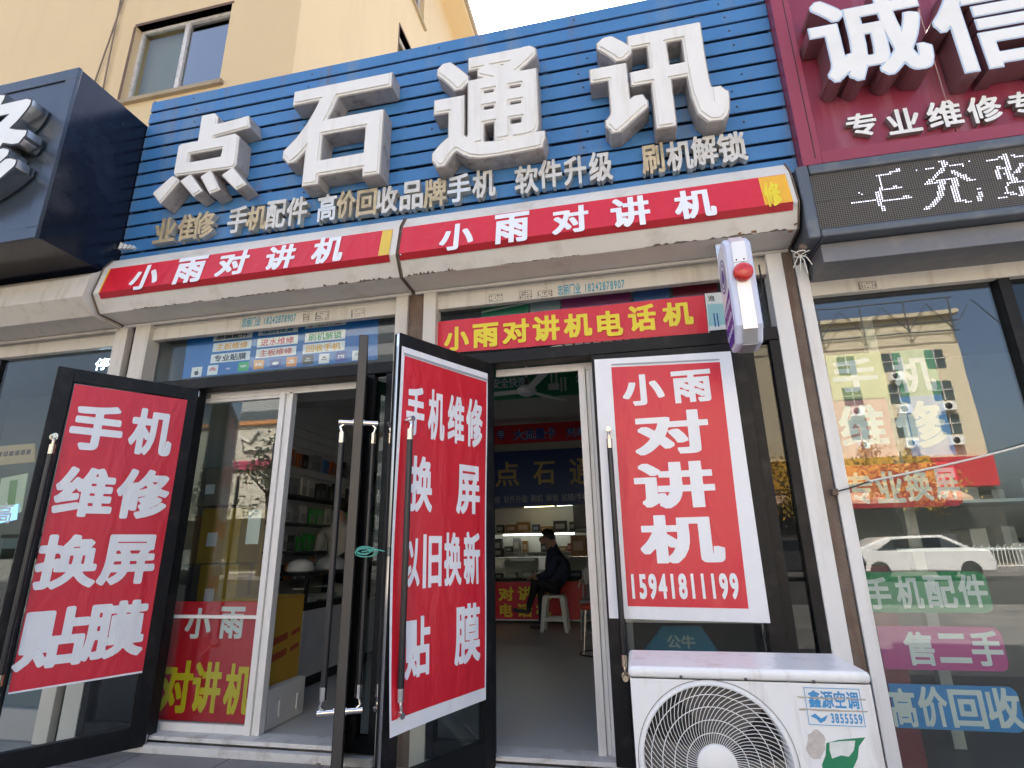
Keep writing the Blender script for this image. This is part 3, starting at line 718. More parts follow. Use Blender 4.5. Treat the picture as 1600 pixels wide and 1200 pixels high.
tag(b.build('price_board'), 'blue services board with rows of white strips behind the left transom glass', 'board')
# clutter behind the right transom: coloured boards, a fallen strip, the battery card
RP = PY(.16); b = MB()
for x0, x1, yt, yb, m in ((752, 826, 462, 480, mat('green_card', (.03, .25, .15), .5)), (828, 875, 460, 486, mat('grey_card', (.30, .36, .40), .5)), (877, 985, 440, 480, mat('plum_card', (.25, .03, .14), .5)),
                          (988, 1045, 430, 470, mat('blue_card', (.05, .12, .35), .5)), (1050, 1120, 428, 464, mat('dark_red_card', (.22, .01, .03), .5))):
    u0, v0, u1, v1 = RP.cell(x0, yt, x1, yb); b.sheet(RP, u0, v0-.12, u1, v1+.05, 0, .004, m)
tag(b.build('notice_board'), 'row of dim coloured cards behind the glass above the red and yellow banner', 'board')
b = MB(); b.tube([at(752, 488, .14), at(800, 478, .13), at(860, 466, .13)], .008, mat('pale_strip', (.55, .58, .54), .5), 8)
tag(b.build('cable_duct'), 'pale plastic strip lying slantwise above the red and yellow banner', 'strip')
CP = PY(.045); b = MB()
b.poly(CP, [CP.uv(*p) for p in ((1101, 459), (1137, 456), (1142, 514), (1107, 517))], 0, .003, mat('card_white', (.66, .70, .68), .4))
b.poly(CP, [CP.uv(*p) for p in ((1105, 476), (1137, 474), (1140, 507), (1108, 510))], .0031, .0042, mat('card_teal', (.28, .52, .54), .4))
for px in (1116, 1121): b.poly(CP, [CP.uv(*p) for p in ((px-2, 490), (px, 490), (px+3, 511), (px+1, 511))], .0043, .0055, mat('navy_logo', (0, 0, 0)))
b.text('池', CP.cell(1106, 462, 1116, 471), CP, BLK, .0045, rx=.02)
tag(b.build('battery_card'), 'small white and teal card reading one black character at the banner end', 'card')
# torn paper edge below the banner
b = MB(); pts = [TB.uv(*p) for p in ((860, 540), (900, 534), (960, 527), (1040, 519), (1108, 512), (1110, 523), (1020, 531), (940, 539), (868, 545))]
b.poly(PY(.045), pts, 0, .002, WHT); random.seed(3)
for k in range(14):
    px = 880+k*15+random.uniform(-3, 3); py = 541-(px-868)*.111
    u0, v0 = TB.uv(px, py); b.sheet(PY(.044), u0, v0-.006, u0+.02*random.uniform(.5, 1.1), v0+.010, .0012, .0024, BLK)
tag(b.build('torn_notice'), 'torn white paper strip with cut off black print under the red and yellow banner', 'paper')

# ================================================================== DOOR A/B SLIDING PANE NOTICE
LP = PY(.127); b = MB(); u0, v0, u1, v1 = LP.cell(240, 940, 404, 1130)
b.sheet(LP, -3.15, .056, -2.43, .765, -.004, -.001, RED)
for ch, bx, m in [('小', (290, 950, 330, 998), WHT), ('雨', (343.6, 948, 381.5, 998), WHT), ('对', (249, 1031.6, 300, 1114), YEL), ('讲', (300, 1034, 345, 1114), YEL), ('机', (350.6, 1037, 392, 1117), YEL)]:
    b.text(ch, LP.cell(*bx), LP, m, .0005, rx=.034, ry=.03)
tag(b.build('window_notice'), 'red notice with white and yellow characters stuck inside the sliding door glass', 'notice')
# ================================================================== ALARM LIGHT BOX
ax0, ax1, ay0, ay1, az0, az1 = .575, .705, -.60, -.36, 2.03, 2.625
t = thing('alarm_light_box', ((ax0+ax1)/2, -.45, az1), 'white and purple alarm light box with a red dome hanging under the right shutter box', 'light box')
lav = mat('lavender_plastic', (.60, .64, .78), .3, var=.03); purple = mat('purple_print', (.10, .035, .30), .35)
def octo(y0, y1, z0, z1, c): return [(y0, z0+c*1.5), (y0+c, z0), (y1-c, z0), (y1, z0+c*1.5), (y1, z1-c), (y1-c, z1), (y0+c, z1), (y0, z1-c)]
b = MB(); pr = octo(ay0, ay1, az0, az1, .055)
b.prism(pr, lambda y, z: (ax0, y, z), lambda y, z: (ax1, y, z), lav); b.build('case', t, .014, 3)
pi = octo(ay0+.02, ay1-.02, az0+.02, az1-.02, .045)
XP = Plane((ax0, 0, 0), (0, -1, 0), (0, 0, 1))
b = MB(); b.poly(XP, [(-y, z) for y, z in pi], .0005, .003, WHT)
lowp = [(y, z) for y, z in pi if z < 2.2]; 
b.poly(XP, [(-(ay0+.02), 2.33), (-(ay0+.02), pi[0][1]), (-pi[1][0], pi[1][1]), (-pi[2][0], pi[2][1]), (-pi[3][0], pi[3][1]), (-(ay1-.02), 2.26)], .0032, .0045, purple)
for k, (ra, rb) in enumerate(((.075, .068), (.055, .049), (.032, .0))):
    n = 28; cy, cz = -(ay0+ay1)/2, 2.44
    for i in range(n):
        a0, a1 = 2*math.pi*i/n, 2*math.pi*(i+1)/n
        b.add([XP.f(cy+r*math.cos(a), cz+r*1.25*math.sin(a), .0048) for r, a in ((ra, a0), (ra, a1), (rb, a1), (rb, a0))], [(0, 1, 2, 3)], purple)
for k in range(3):
    for j in range(4): b.sheet(XP, .40+j*.045, 2.235-.07*k+.005*j, .432+j*.045, 2.262-.07*k+.005*j, .0048, .006, lav)
b.build('printed_face', t)
b = MB(); bx0, bx1 = ax0+.032, ax1-.03
sec = [(ay0-.004, az0+.075), (ay0-.004, az1-.05), (ay0+.05, az1+.004), (ay0+.13, az1+.004)]
for (y0, z0), (y1, z1) in zip(sec[:-1], sec[1:]):
    b.add([(bx0, y0, z0), (bx1, y0, z0), (bx1, y1, z1), (bx0, y1, z1)], [(0, 1, 2, 3)], mat('band_steel', (.80, .78, .76), .34, .55, var=.03))
    b.add([(bx0, y0+.003, z0), (bx1, y0+.003, z0), (bx1, y1+.003, z1-.003), (bx0, y1+.003, z1-.003)], [(3, 2, 1, 0)], _M['band_steel'])
b.box(bx0, bx1, ay0-.003, ay0+.004, az0+.06, az0+.075, _M['band_steel'])
b.build('band', t)
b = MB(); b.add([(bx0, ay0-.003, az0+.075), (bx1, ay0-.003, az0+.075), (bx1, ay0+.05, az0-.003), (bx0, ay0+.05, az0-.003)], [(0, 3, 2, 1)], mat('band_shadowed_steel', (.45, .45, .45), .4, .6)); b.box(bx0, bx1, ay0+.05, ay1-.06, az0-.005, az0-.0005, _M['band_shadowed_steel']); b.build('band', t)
b = MB()
for x in (.622, .658):
    for z in (2.47, 2.44): b.lathe([(.0045, 0), (.004, .003), (0, .004)], (x, ay0-.004, z), (0, -1, 0), BLK, 8)
b.box(bx0, bx1, ay0-.0052, ay0-.0042, 2.455, 2.457, BLK); b.build('screw', t)
b = MB(); redp = mat('red_dome_plastic', (.60, .02, .012), .12, var=.3, vscale=40, bump=.25, bscale=70, coat=.6)
b.lathe([(.048, 0), (.048, .018), (.045, .030), (.036, .038), (.02, .042), (0, .043)], ((ax0+ax1)/2+.002, ay0-.005, 2.392), (0, -1, 0), redp, 32); b.build('dome_light', t)
b = MB(); b.box(.61, .67, -.47, -.17, az1-.004, az1+.012, STEEL); b.box(.61, .67, -.20, -.17, az1+.012, 2.808, STEEL); b.build('bracket', t)
b = MB(); b.tube([(ax1, -.40, 2.38), (.76, -.36, 2.36), (.82, -.22, 2.44), (.86, -.10, 2.58), (.87, -.06, 2.70)], .005, BLK, 8); b.build('cable', t)

# ================================================================== AIR CONDITIONER
cx0, cx1, cy0, cy1, cz0, cz1 = -.052, .737, -1.05, -.71, .085, .655
acw = mat('ac_white_enamel', (.78, .78, .77), .3, var=.03, dirt=(.40, .36, .30), dscale=6, damt=.55, coat=.15, streak=True)
ac = thing('air_conditioner', ((cx0+cx1)/2, (cy0+cy1)/2, GZ), 'white outdoor air conditioner unit with a round fan grille standing before the closed door', 'air conditioner')
AP = PY(cy0); fc = AP.uv(1121, 1196); fr = .255
# front panel as a sheet with a round opening
b = MB(); n = 72; ring = [(fc[0]+fr*math.cos(2*math.pi*i/n), fc[1]+fr*math.sin(2*math.pi*i/n)) for i in range(n)]
def edge(a):
    c, s = math.cos(a), math.sin(a); tx = ((cx1 if c > 0 else cx0)-fc[0])/c if abs(c) > 1e-6 else 1e9; tz = ((cz1-.0395 if s > 0 else cz0)-fc[1])/s if abs(s) > 1e-6 else 1e9
    k = min(tx, tz); return (fc[0]+k*c, fc[1]+k*s)
angs = sorted([2*math.pi*i/n for i in range(n)]+[math.atan2(z-fc[1], x-fc[0]) % (2*math.pi) for x in (cx0, cx1) for z in (cz0, cz1-.0395)])
vs = []
for a in angs: vs += [AP.f(fc[0]+fr*math.cos(a), fc[1]+fr*math.sin(a)), AP.f(*edge(a))]
N_ = len(angs); b.add(vs, [(2*i, 2*i+1, 2*((i+1) % N_)+1, 2*((i+1) % N_)) for i in range(N_)], acw)
b.lathe([(fr, 0), (fr-.004, .004), (fr-.012, .004), (fr-.016, -.09)], AP.f(*fc), AP.N, acw, 72)
b.box(cx0, cx0+.004, cy0+.0005, cy1, cz0, cz1-.0395, acw); b.box(cx1-.004, cx1, cy0+.0005, cy1, cz0, cz1-.0395, acw); b.box(cx0, cx1, cy1-.004, cy1, cz0, cz1-.0395, acw); b.box(cx0, cx1, cy0+.001, cy1, cz0, cz0+.02, acw)
b.build('casing', ac)
b = MB(); b.box(cx0-.006, cx1+.006, cy0-.006, cy1+.004, cz1-.038, cz1, acw); b.build('top_cover', ac, .016, 4)
for px in (1064, 1165, 1271):
    b = MB(); u, v = AP.uv(px, 1059+(px-1064)*.038); b.lathe([(.0055, 0), (.005, .003), (.002, .0045), (0, .0045)], AP.f(u, v+.004, .006), AP.N, mat('old_bolt', (.10, .09, .09), .6, .5), 12); b.build('screw', ac)
MB().box(fc[0]-.27, fc[0]+.28, cy0+.10, cy0+.11, cz0+.02, cz1-.06, mat('fan_void', (.025, .024, .022), .8)).build('fan_void_sheet', ac)  # near-black sheet, the shade of the hollow behind the fan put into its colour
b = MB(); fanm = mat('fan_blade_grey', (.10, .095, .085), .5)
for k in range(3):
    a0 = 2*math.pi*k/3+.5; vs = []
    for i in range(9):
        for r in (.06, .24):
            a = a0+i/8*1.35+(.25 if r > .1 else 0); p = AP.f(fc[0]+r*math.cos(a), fc[1]+r*math.sin(a), -.045-.04*i/8); vs.append(p)
    b.add(vs, [(2*i, 2*i+1, 2*i+3, 2*i+2) for i in range(8)], fanm)
b.build('fan', ac)
b = MB(); c3 = AP.f(*fc, .004); gm = mat('grille_plastic', (.76, .75, .72), .4, var=.04)
nr = 72
for k in range(nr):
    a = 2*math.pi*k/nr; pts = []
    for i in range(8):
        s = i/7; r = .066+(fr-.010-.066)*s; aa = a-.75*s**1.2
        pts.append(AP.f(fc[0]+r*math.cos(aa), fc[1]+r*math.sin(aa), .007+.006*math.sin(math.pi*s)))
    b.tube(pts, .0012, gm, 5, False)
for r in (.100, .140, .180, .218):
    s = (r-.066)/(fr-.010-.066); b.tube([AP.f(fc[0]+r*math.cos(2*math.pi*i/48), fc[1]+r*math.sin(2*math.pi*i/48), .0085+.006*math.sin(math.pi*s)) for i in range(49)], .0016, gm, 5, False)
b.lathe([(.066, .003), (.066, .010), (.060, .014), (0, .015)], AP.f(*fc), AP.N, gm, 40); b.lathe([(fr+.001, .0003), (fr+.001, .002), (fr-.008, .004), (fr-.012, .0)], AP.f(*fc), AP.N, gm, 72); b.lathe([(fr+.0075, .0003), (fr+.0075, .001), (fr+.0055, .001), (fr+.0055, .0003)], AP.f(*fc), AP.N, mat('seam_dark', (.12, .11, .10), .8), 72)
b.build('grille', ac)
b = MB(); sb = mat('sticker_blue', (.05, .26, .52), .4); lr = [AP.uv(*p) for p in ((1254.7, 1072), (1343, 1073), (1354, 1137), (1260, 1132))]
U0, V0, U1, V1 = min(p[0] for p in lr), min(p[1] for p in lr), max(p[0] for p in lr), max(p[1] for p in lr)
U0, U1 = AP.uv(1257, 1100)[0], AP.uv(1349, 1105)[0]; V0, V1 = AP.uv(1305, 1136)[1], AP.uv(1300, 1073)[1]
b.sheet(AP, U0, V0, U1, V1, .0005, .0015, mat('sticker_white', (.72, .74, .74), .4))
for a, c, e, f in ((U0+.004, V0+.004, U1-.004, V0+.006), (U0+.004, V1-.006, U1-.004, V1-.004), (U0+.004, V0+.004, U0+.006, V1-.004), (U1-.006, V0+.004, U1-.004, V1-.004)): b.sheet(AP, a, c, e, f, .0016, .0022, sb)
H_ = V1-V0; b.text('鑫源空调', (U0+.014, V0+H_*.46, U1-.012, V1-.012), AP, sb, .0024, rx=.026); b.text('3855559', (U0+.075, V0+.012, U1-.010, V0+H_*.34), AP, sb, .0024, rx=.03)
b.poly(AP, [(U0+.012, V0+.030), (U0+.028, V0+.038), (U0+.045, V0+.024), (U0+.068, V0+.036), (U0+.056, V0+.018), (U0+.040, V0+.010), (U0+.030, V0+.022)], .0016, .0024, sb)
tear = mat('torn_paper_grime', (.42, .37, .30), .9, var=.3, vscale=60)
for k, vv in enumerate((.42, .72)):
    pts = [(U0-.02+(U1-U0+.03)*i/14, V0+H_*vv+random.uniform(0, .002)) for i in range(15)]+[(U0-.02+(U1-U0+.03)*(14-i)/14, V0+H_*vv-.0015-random.uniform(0, .0035)) for i in range(15)]
    b.poly(AP, pts, .0018, .0028, tear)
b.build('shop_sticker', ac)
b = MB(); pts = []
for i in range(18):
    a = 2*math.pi*i/18; p = AP.uv(1275+15*math.cos(a)*random.uniform(.8, 1.15), 1163+24*math.sin(a)*random.uniform(.85, 1.1)); pts.append(p)
b.poly(AP, pts, .0004, .001, mat('peeled_sticker', (.52, .47, .43), .9, var=.35, vscale=50)); b.build('peeled_patch', ac)
b = MB(); lfp = [(1291, 1161), (1310, 1156), (1330, 1154), (1352, 1152), (1342, 1166), (1340, 1185), (1333, 1200), (1322, 1215), (1290, 1215), (1284, 1195), (1290, 1180)]
b.poly(AP, [AP.uv(*p) for p in lfp], .0004, .001, mat('leaf_green', (.01, .20, .09), .4)); b.build('leaf_sticker', ac)
b = MB(); lfp = [(1296, 1160), (1312, 1158), (1336, 1157), (1334, 1172), (1326, 1182), (1314, 1180), (1300, 1185), (1296, 1172)]
b.poly(AP, [AP.uv(*p) for p in lfp], .0012, .0018, mat('peeled_white', (.66, .68, .64), .8, var=.2, vscale=60)); b.build('peeled_patch', ac)
for x in (cx0+.08, cx1-.12):
    b = MB(); b.box(x, x+.04, cy0+.01, cy1-.01, GZ, cz0, mat('stand_steel', (.25, .25, .24), .6, .3)); b.build('foot', ac)
#@@SPLIT2
# ================================================================== LEFT NEIGHBOUR: dark sign box, shutter, window
random.seed(11)
navy = mat('navy_cladding', (.050, .068, .092), .22, .35, var=.1, vscale=2, dirt=(.10, .11, .13), dscale=2, damt=.35, streak=True)
navyside = mat('navy_gloss_side', (.010, .014, .028), .16, .2, var=.3, vscale=2, dirt=(.05, .06, .09), dscale=2.5, damt=.4)
X1, Y0_, Z0_, Z1_ = -3.876, -.73, 3.18, 4.66
ls = thing('shop_sign', (-5.6, Y0_, Z0_), 'dark navy boxed shop sign with mirror edged white character at the left edge', 'sign')
MB().box(-7.4, X1-.006, Y0_+.02, .30, Z0_+.012, Z1_-.004, navyside).build('sign_box', ls)
b = MB()
for xa, xb in ((-7.4, -5.405), (-5.395, -4.595), (-4.585, -3.985)): b.box(xa, xb, Y0_+.004, Y0_+.018, Z0_+.09, Z1_-.10, navy)
b.build('front_panel', ls, .002)
b = MB(); b.box(-7.4, X1, Y0_-.006, Y0_+.022, Z1_-.098, Z1_, navy); b.box(-7.4, X1, Y0_-.006, Y0_+.022, Z0_, Z0_+.088, navy); b.box(-3.982, X1, Y0_-.0065, Y0_+.022, Z0_+.089, Z1_-.099, navy)
b.build('trim', ls, .003)
LS = PY(Y0_-.005); b = MB()
DC = .12
u1 = LS.uv(53, 157, DC)[0]; vt = LS.uv(21, 150, DC)[1]; vb = LS.uv(28, 252, DC)[1]
mir = mat('mirror_steel_side', (.62, .60, .57), .2, 1.0, var=.2)
box_ = (u1-.93, vb-.26, u1+.03, vt+.05)
b.text('修', box_, LS, BLK, DC, back=.004, side=mir, rx=.04, ry=.034, res=110)
b.text('修', box_, LS, ILLUM_W, DC+.003, rx=.04, ry=.034, inset=.012, res=110)
b.build('letter', ls)
lsh = housing(-6.9, -3.815, 'grey white roller shutter of the left neighbour, its end plate beside our red banner', [(-.005, 3.16), (-.26, 3.16), (-.345, 3.08), (-.375, 2.90), (-.26, 2.79), (-.03, 2.782)], CREAM,
        ((-3.868, -3.752), (-6.9, -6.8)), (-6.8, -3.868, 2.665, 2.8), CREAM, None, [(40, 521, 58, 528)])
nb = thing('neighbour_shop', (-5.4, .3, 0), 'dim neighbouring shop behind glass at the far left', 'shop')
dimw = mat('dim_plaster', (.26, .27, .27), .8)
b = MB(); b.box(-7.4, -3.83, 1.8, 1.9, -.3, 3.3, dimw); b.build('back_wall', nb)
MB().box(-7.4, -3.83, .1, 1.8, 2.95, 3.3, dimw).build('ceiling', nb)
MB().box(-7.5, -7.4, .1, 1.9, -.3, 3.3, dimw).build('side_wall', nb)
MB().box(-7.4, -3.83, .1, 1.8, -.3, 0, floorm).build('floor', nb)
b = MB(); b.box(-7.3, -3.88, .06, .068, .1, 2.66, GLASS); b.build('window_pane', nb)
for x in (-5.12, -6.2): MB().box(x, x+.07, .04, .1, 0, 2.66, BLACKF).build('window_post', nb)
b = MB(); b.box(-7.3, -3.88, .03, .1, GZ, .1, mat('sill_tile', (.35, .34, .33), .5)); b.build('window_sill', nb)
lit = mat('led_blue_white', (.55, .75, 1.0), .5, emit=2.5); NP = PY(.22)
b = MB(); b.text('停', NP.cell(149, 560, 171, 578), NP, lit, .002, rx=.012); tag(b.build('light_sign'), 'small glowing blue white character inside the far left shop window', 'light sign')
b = MB(); NQ = PY(.7); b.poly(NQ, [NQ.uv(*p) for p in ((-20, 700), (58, 693), (58, 722), (-20, 730))], 0, .02, mat('tan_strip', (.50, .36, .18), .5))
for k in range(7):
    p = NQ.uv(-6+k*9, 712-k*.8); b.sheet(NQ, p[0]-.02, p[1]-.02, p[0]+.025, p[1]+.025, .0205, .023, mat('brown_print', (.12, .07, .04), .6))
tag(b.build('hanging_sign'), 'tan strip with brown marks behind the far left window', 'strip')
b = MB(); b.poly(NQ, [NQ.uv(*p) for p in ((8, 748), (50, 740), (40, 800), (0, 812))], .03, .034, mat('pale_green_paper', (.55, .62, .45), .5)); b.poly(NQ, [NQ.uv(*p) for p in ((22, 752), (34, 750), (28, 800), (16, 803))], .0345, .036, mat('leaf_print', (.18, .33, .12), .5))
tag(b.build('wall_poster'), 'pale green leaf poster behind the far left window', 'poster')
b = MB(); b.poly(NQ, [NQ.uv(*p) for p in ((-10, 800), (36, 788), (34, 812), (-10, 822))], .04, .045, mat('blue_lit_panel', (.25, .5, .9), .5, emit=.5)); b.text('高', NQ.cell(4, 786, 28, 818), NQ, WHT, .047, rx=.02)
tag(b.build('backlit_sign'), 'blue lit panel with a white character behind the far left window', 'sign')
for k, (x, z, h, c) in enumerate(((-5.6, 0, 1.25, (.10, .14, .14)), (-4.9, 0, 1.0, (.16, .18, .16)), (-4.35, 0, .9, (.30, .32, .30)))):
    b = MB(); b.box(x-.3, x+.3, 1.0, 1.4, z, z+h, mat('cabinet_%d' % k, c, .5)); b.box(x-.31, x+.31, .98, 1.41, z+h, z+h+.03, BLACKF); b.box(x-.27, x+.27, .985, .999, z+.1, z+h-.1, GLASSD)
    tag(b.build('display_cabinet', bevel=.004), ('tall dark', 'middle sized dark', 'low pale')[k]+' cabinet inside the far left shop', 'cabinet')
# flattened carton and grate on the pavement
card = mat('grey_cardboard', (.34, .34, .33), .85, var=.15); a = [atz(x, y, GZ) for x, y in ((182, 1170), (232, 1174), (256, 1160), (205, 1158))]
tag(MB().prism([(p.x, p.y) for p in a], lambda x, y: (x, y, GZ+.002), lambda x, y: (x+.004, y, GZ+.012), card).build('cardboard_sheet', bevel=.001), 'flattened grey cardboard piece on the paving by the left door', 'cardboard')
b = MB(); a = [atz(x, y, GZ) for x, y in ((478, 1192), (498, 1178), (504, 1180), (500, 1196))]
b.tube([p+Vector((0, 0, .006)) for p in a+[a[0]]], .004, RUST, 6); tag(b.build('wire_loop'), 'bent dark wire loop lying on the paving by the threshold', 'wire')

# ================================================================== RIGHT NEIGHBOUR: maroon sign, LED board, shutter, window
maroon = mat('maroon_cladding', (.25, .032, .060), .32, .1, var=.10, vscale=2, dirt=(.42, .24, .27), dscale=1.5, damt=.45, streak=True)
marfr = mat('maroon_trim', (.30, .045, .072), .3, .1, var=.06)
MY = -.18
rs = thing('shop_sign', (2.7, MY, 3.25), 'maroon shop sign with big raised white characters at the right edge', 'sign')
b = MB()
for xa, xb in ((1.28, 2.02), (2.026, 2.9), (2.906, 4.4)): b.box(xa, xb, MY+.02, MY+.05, 3.34, 5.4, maroon)
b.build('front_panel', rs, .002)
b = MB(); b.box(1.1735, 1.282, MY-.01, MY+.3, 3.26, 5.4, marfr); b.box(1.283, 4.4, MY-.0105, MY+.2, 3.26, 3.342, marfr); b.box(1.245, 1.25, MY-.012, MY-.01, 3.3, 5.4, BLK); b.build('trim', rs, .005)
MP = PY(MY+.02); DL = .16
for ch, bx in (('诚', (1263, -16, 1452, 124)), ('信', (1455, -42, 1650, 108))):
    c = MP.cell(*bx, d=DL); b = MB(); b.text(ch, c, MP, mat('pale_blue_edge', (.50, .62, .78), .4), DL, back=.004, side=mat('plum_letter_side', (.22, .10, .11), .3, .3), rx=.034, ry=.030, res=110)
    b.text(ch, c, MP, ILLUM_W, DL+.003, rx=.034, ry=.030, inset=.011, res=110); b.build('letter', rs)
for ch, bx in (('专', (1322, 176, 1371, 213)), ('业', (1385, 169, 1439, 208)), ('维', (1448, 157, 1504, 199)), ('修', (1511, 149, 1566, 191)), ('专', (1575, 142, 1624, 181))):
    b = MB(); b.text(ch, MP.cell(*bx, d=.035), MP, ILLUM_W, .035, back=.003, side=mat('grey_letter_side', (.30, .28, .27), .4, .4), rx=.022, res=72); b.build('letter', rs)
# LED board
led = thing('led_display', (2.7, -.30, 3.42-.72), 'grey framed scrolling display with white lit dots under the maroon sign', 'display')
lz0, lz1, ly = 2.70, 3.145, -.305
grf = mat('grey_frame', (.105, .12, .14), .4, .4, var=.12, dirt=(.25, .24, .22), dscale=6, damt=.4)
b = MB(); b.box(1.084, 1.15, ly-.012, .02, lz0, lz1+.03, grf); b.box(1.151, 4.4, ly-.0115, .02, lz0, lz0+.052, grf); b.box(1.151, 4.4, ly-.0115, .02, lz1-.035, lz1+.03, grf); b.build('frame', led, .014, 3)
MB().box(1.16, 4.4, -.24, .06, lz0-.12, lz0-.004, mat('grey_lower_box', (.16, .165, .18), .5, .2, dirt=(.3, .27, .24), damt=.5)).build('lower_box', led, .004)
ledm = mat('led_panel', (.03, .027, .022), .6)
def led_grid():
    N = ledm.node_tree.nodes; L = ledm.node_tree.links; b = N['Principled BSDF']
    tc = N.new('ShaderNodeTexCoord'); sx = N.new('ShaderNodeSeparateXYZ'); L.new(tc.outputs['Object'], sx.inputs[0])
    def m(op, a, c=None):
        n = N.new('ShaderNodeMath'); n.operation = op
        L.new(a, n.inputs[0]) if hasattr(a, 'links') else None
        if c is not None:
            if hasattr(c, 'links'): L.new(c, n.inputs[1])
            else: n.inputs[1].default_value = c
        return n.outputs[0]
    def cen(s): return m('SUBTRACT', m('FRACT', m('MULTIPLY', s, 1/.0118)), .5)
    x, z = cen(sx.outputs[0]), cen(sx.outputs[2])
    d = m('ADD', m('MULTIPLY', x, x), m('MULTIPLY', z, z)); k = m('LESS_THAN', d, .06)
    mx = N.new('ShaderNodeMix'); mx.data_type = 'RGBA'; mx.inputs[6].default_value = (.035, .030, .024, 1); mx.inputs[7].default_value = (.19, .17, .14, 1)
    L.new(k, mx.inputs[0]); L.new(mx.outputs[2], b.inputs['Base Color'])
led_grid()
b = MB(); zm = (lz0+.052+lz1-.035)/2
for k in range(9):
    xa = 1.151+k*.38; b.box(xa, min(4.4, xa+.379), ly+.006, ly+.02, lz0+.053, zm-.0006, ledm); b.box(xa, min(4.4, xa+.379), ly+.006, ly+.02, zm+.0006, lz1-.036, ledm)
b.build('panel', led)
LD = PY(ly+.006); lamp = mat('led_lamp', (.80, .80, 1.0), .5, emit=1.0, var=0); PT = .0118
def lx(p): return 1240+p[0]/4.444, 230+p[1]/4.444
strokes = [((405, 400), (810, 352), 1), ((455, 330), (475, 328), 1), ((585, 205), (600, 245), 1), ((600, 245), (610, 320), 1), ((585, 205), (735, 172), 1), ((690, 180), (730, 160), 1), ((620, 300), (740, 283), 1), ((690, 285), (715, 272), 1),
           ((600, 320), (615, 380), 4), ((610, 380), (630, 450), 3), ((765, 345), (790, 342), 2), ((855, 170), (856, 170), 1), ((915, 162), (970, 157), 1), ((1020, 100), (1060, 125), 2), ((1065, 110), (1040, 165), 3), ((1040, 165), (985, 215), 3), ((985, 215), (925, 262), 2), ((925, 262), (990, 250), 2),
           ((1095, 138), (1180, 130), 1), ((1220, 100), (1221, 100), 1), ((990, 240), (1140, 228), 1), ((1110, 178), (1245, 240), 2), ((1190, 205), (1230, 238), 3), ((1040, 245), (1030, 340), 4), ((1030, 340), (985, 395), 3), ((985, 395), (920, 435), 2), ((1122, 240), (1150, 375), 4), ((1150, 375), (1222, 385), 2),
           ((1282, 296), (1300, 298), 1), ((1300, 320), (1305, 378), 3), ((1350, 96), (1410, 90), 1), ((1435, 80), (1455, 80), 1), ((1480, 50), (1505, 190), 3), ((1510, 70), (1535, 66), 1), ((1425, 150), (1440, 228), 3), ((1440, 150), (1470, 148), 1), ((1500, 190), (1540, 230), 4), ((1505, 250), (1600, 240), 3), ((1480, 265), (1490, 310), 1),
           ((1500, 330), (1540, 326), 3), ((1430, 360), (1475, 354), 1), ((1560, 180), (1600, 120), 3), ((1575, 290), (1600, 330), 2), ((1540, 70), (1600, 62), 1), ((1580, 345), (1600, 340), 2)]
on = set()
for a, c, wd in strokes:
    ua, va = LD.uv(*lx(a)); uc, vc = LD.uv(*lx(c)); L_ = max(1, int(math.hypot(uc-ua, vc-va)/PT*2))
    for i in range(L_+1):
        u, v = ua+(uc-ua)*i/L_, va+(vc-va)*i/L_
        for k in range({1: 1, 2: 2, 3: 2, 4: 3}[wd]): on.add((round(u/PT-.5+k-(wd-1)/2), round(v/PT)))
# two more characters further along the board
for (i0, w0) in ((205, 24),):
    for k in range(40): on.add((i0+random.randint(0, w0), round(2.93/PT)+random.randint(-10, 10)))
b = MB(); ox = .0
for i, j in on:
    u, v = (i+.5)*PT, (j+.5)*PT
    if v < lz0+.06 or v > lz1-.045 or u < 1.16: continue
    b.add([LD.f(u+.0033*math.cos(k*math.pi/3), v+.0033*math.sin(k*math.pi/3), .0015) for k in range(6)], [(0, 1, 2, 3, 4, 5)], lamp)
o = b.build('lit_dots', led); o['kind'] = 'stuff'
rsh = housing(1.165, 4.4, 'dark edged roller shutter of the right neighbour above the reflecting window', [(-.0, 2.90), (-.06, 2.90), (-.12, 2.86), (-.12, 2.74), (-.08, 2.70), (-.0, 2.69)], mat('dark_housing', (.10, .105, .12), .5), ((1.081, 1.145),), (1.145, 4.4, 2.50, 2.7), None, None, [(1341, 440, 1370, 452), (1490, 385, 1521, 396)])
hk = MB(); hk.tube([at(1255, 385, -.26), at(1248, 400, -.2), at(1246, 412, -.12)], [.022, .020, .012], RUST, 8); tag(hk.build('bracket'), 'rusty steel bracket under the corner of the lit display', 'bracket')
cord = mat('white_cord', (.70, .68, .60), .8); k0 = at(1250, 399, -.24); b = MB()
b.tube([k0+Vector((.03*math.cos(i*.7), .03*math.sin(i*.7), .002*i)) for i in range(10)], .004, cord, 6)
for dx, dz in ((-.05, -.08), (.05, -.07), (.02, -.12), (-.015, -.10), (-.045, .03), (.05, .02)): b.tube([k0, k0+Vector((dx*.5, -.02, dz*.35)), k0+Vector((dx, -.01, dz))], .0028, cord, 5)
tag(b.build('cord_knot'), 'white cord tied in a knot round the rusty bracket', 'cord')
nr_ = thing('neighbour_shop', (2.7, .3, 0), 'dark neighbouring shop with a big reflecting window at the right', 'shop')
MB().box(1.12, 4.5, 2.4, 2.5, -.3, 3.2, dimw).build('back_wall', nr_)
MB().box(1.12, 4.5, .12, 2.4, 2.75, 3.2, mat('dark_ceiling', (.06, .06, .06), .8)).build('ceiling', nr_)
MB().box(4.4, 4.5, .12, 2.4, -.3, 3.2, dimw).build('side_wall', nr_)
MB().box(1.12, 4.4, .12, 2.4, -.3, -.002, mat('dark_floor', (.10, .10, .10), .5)).build('floor', nr_)
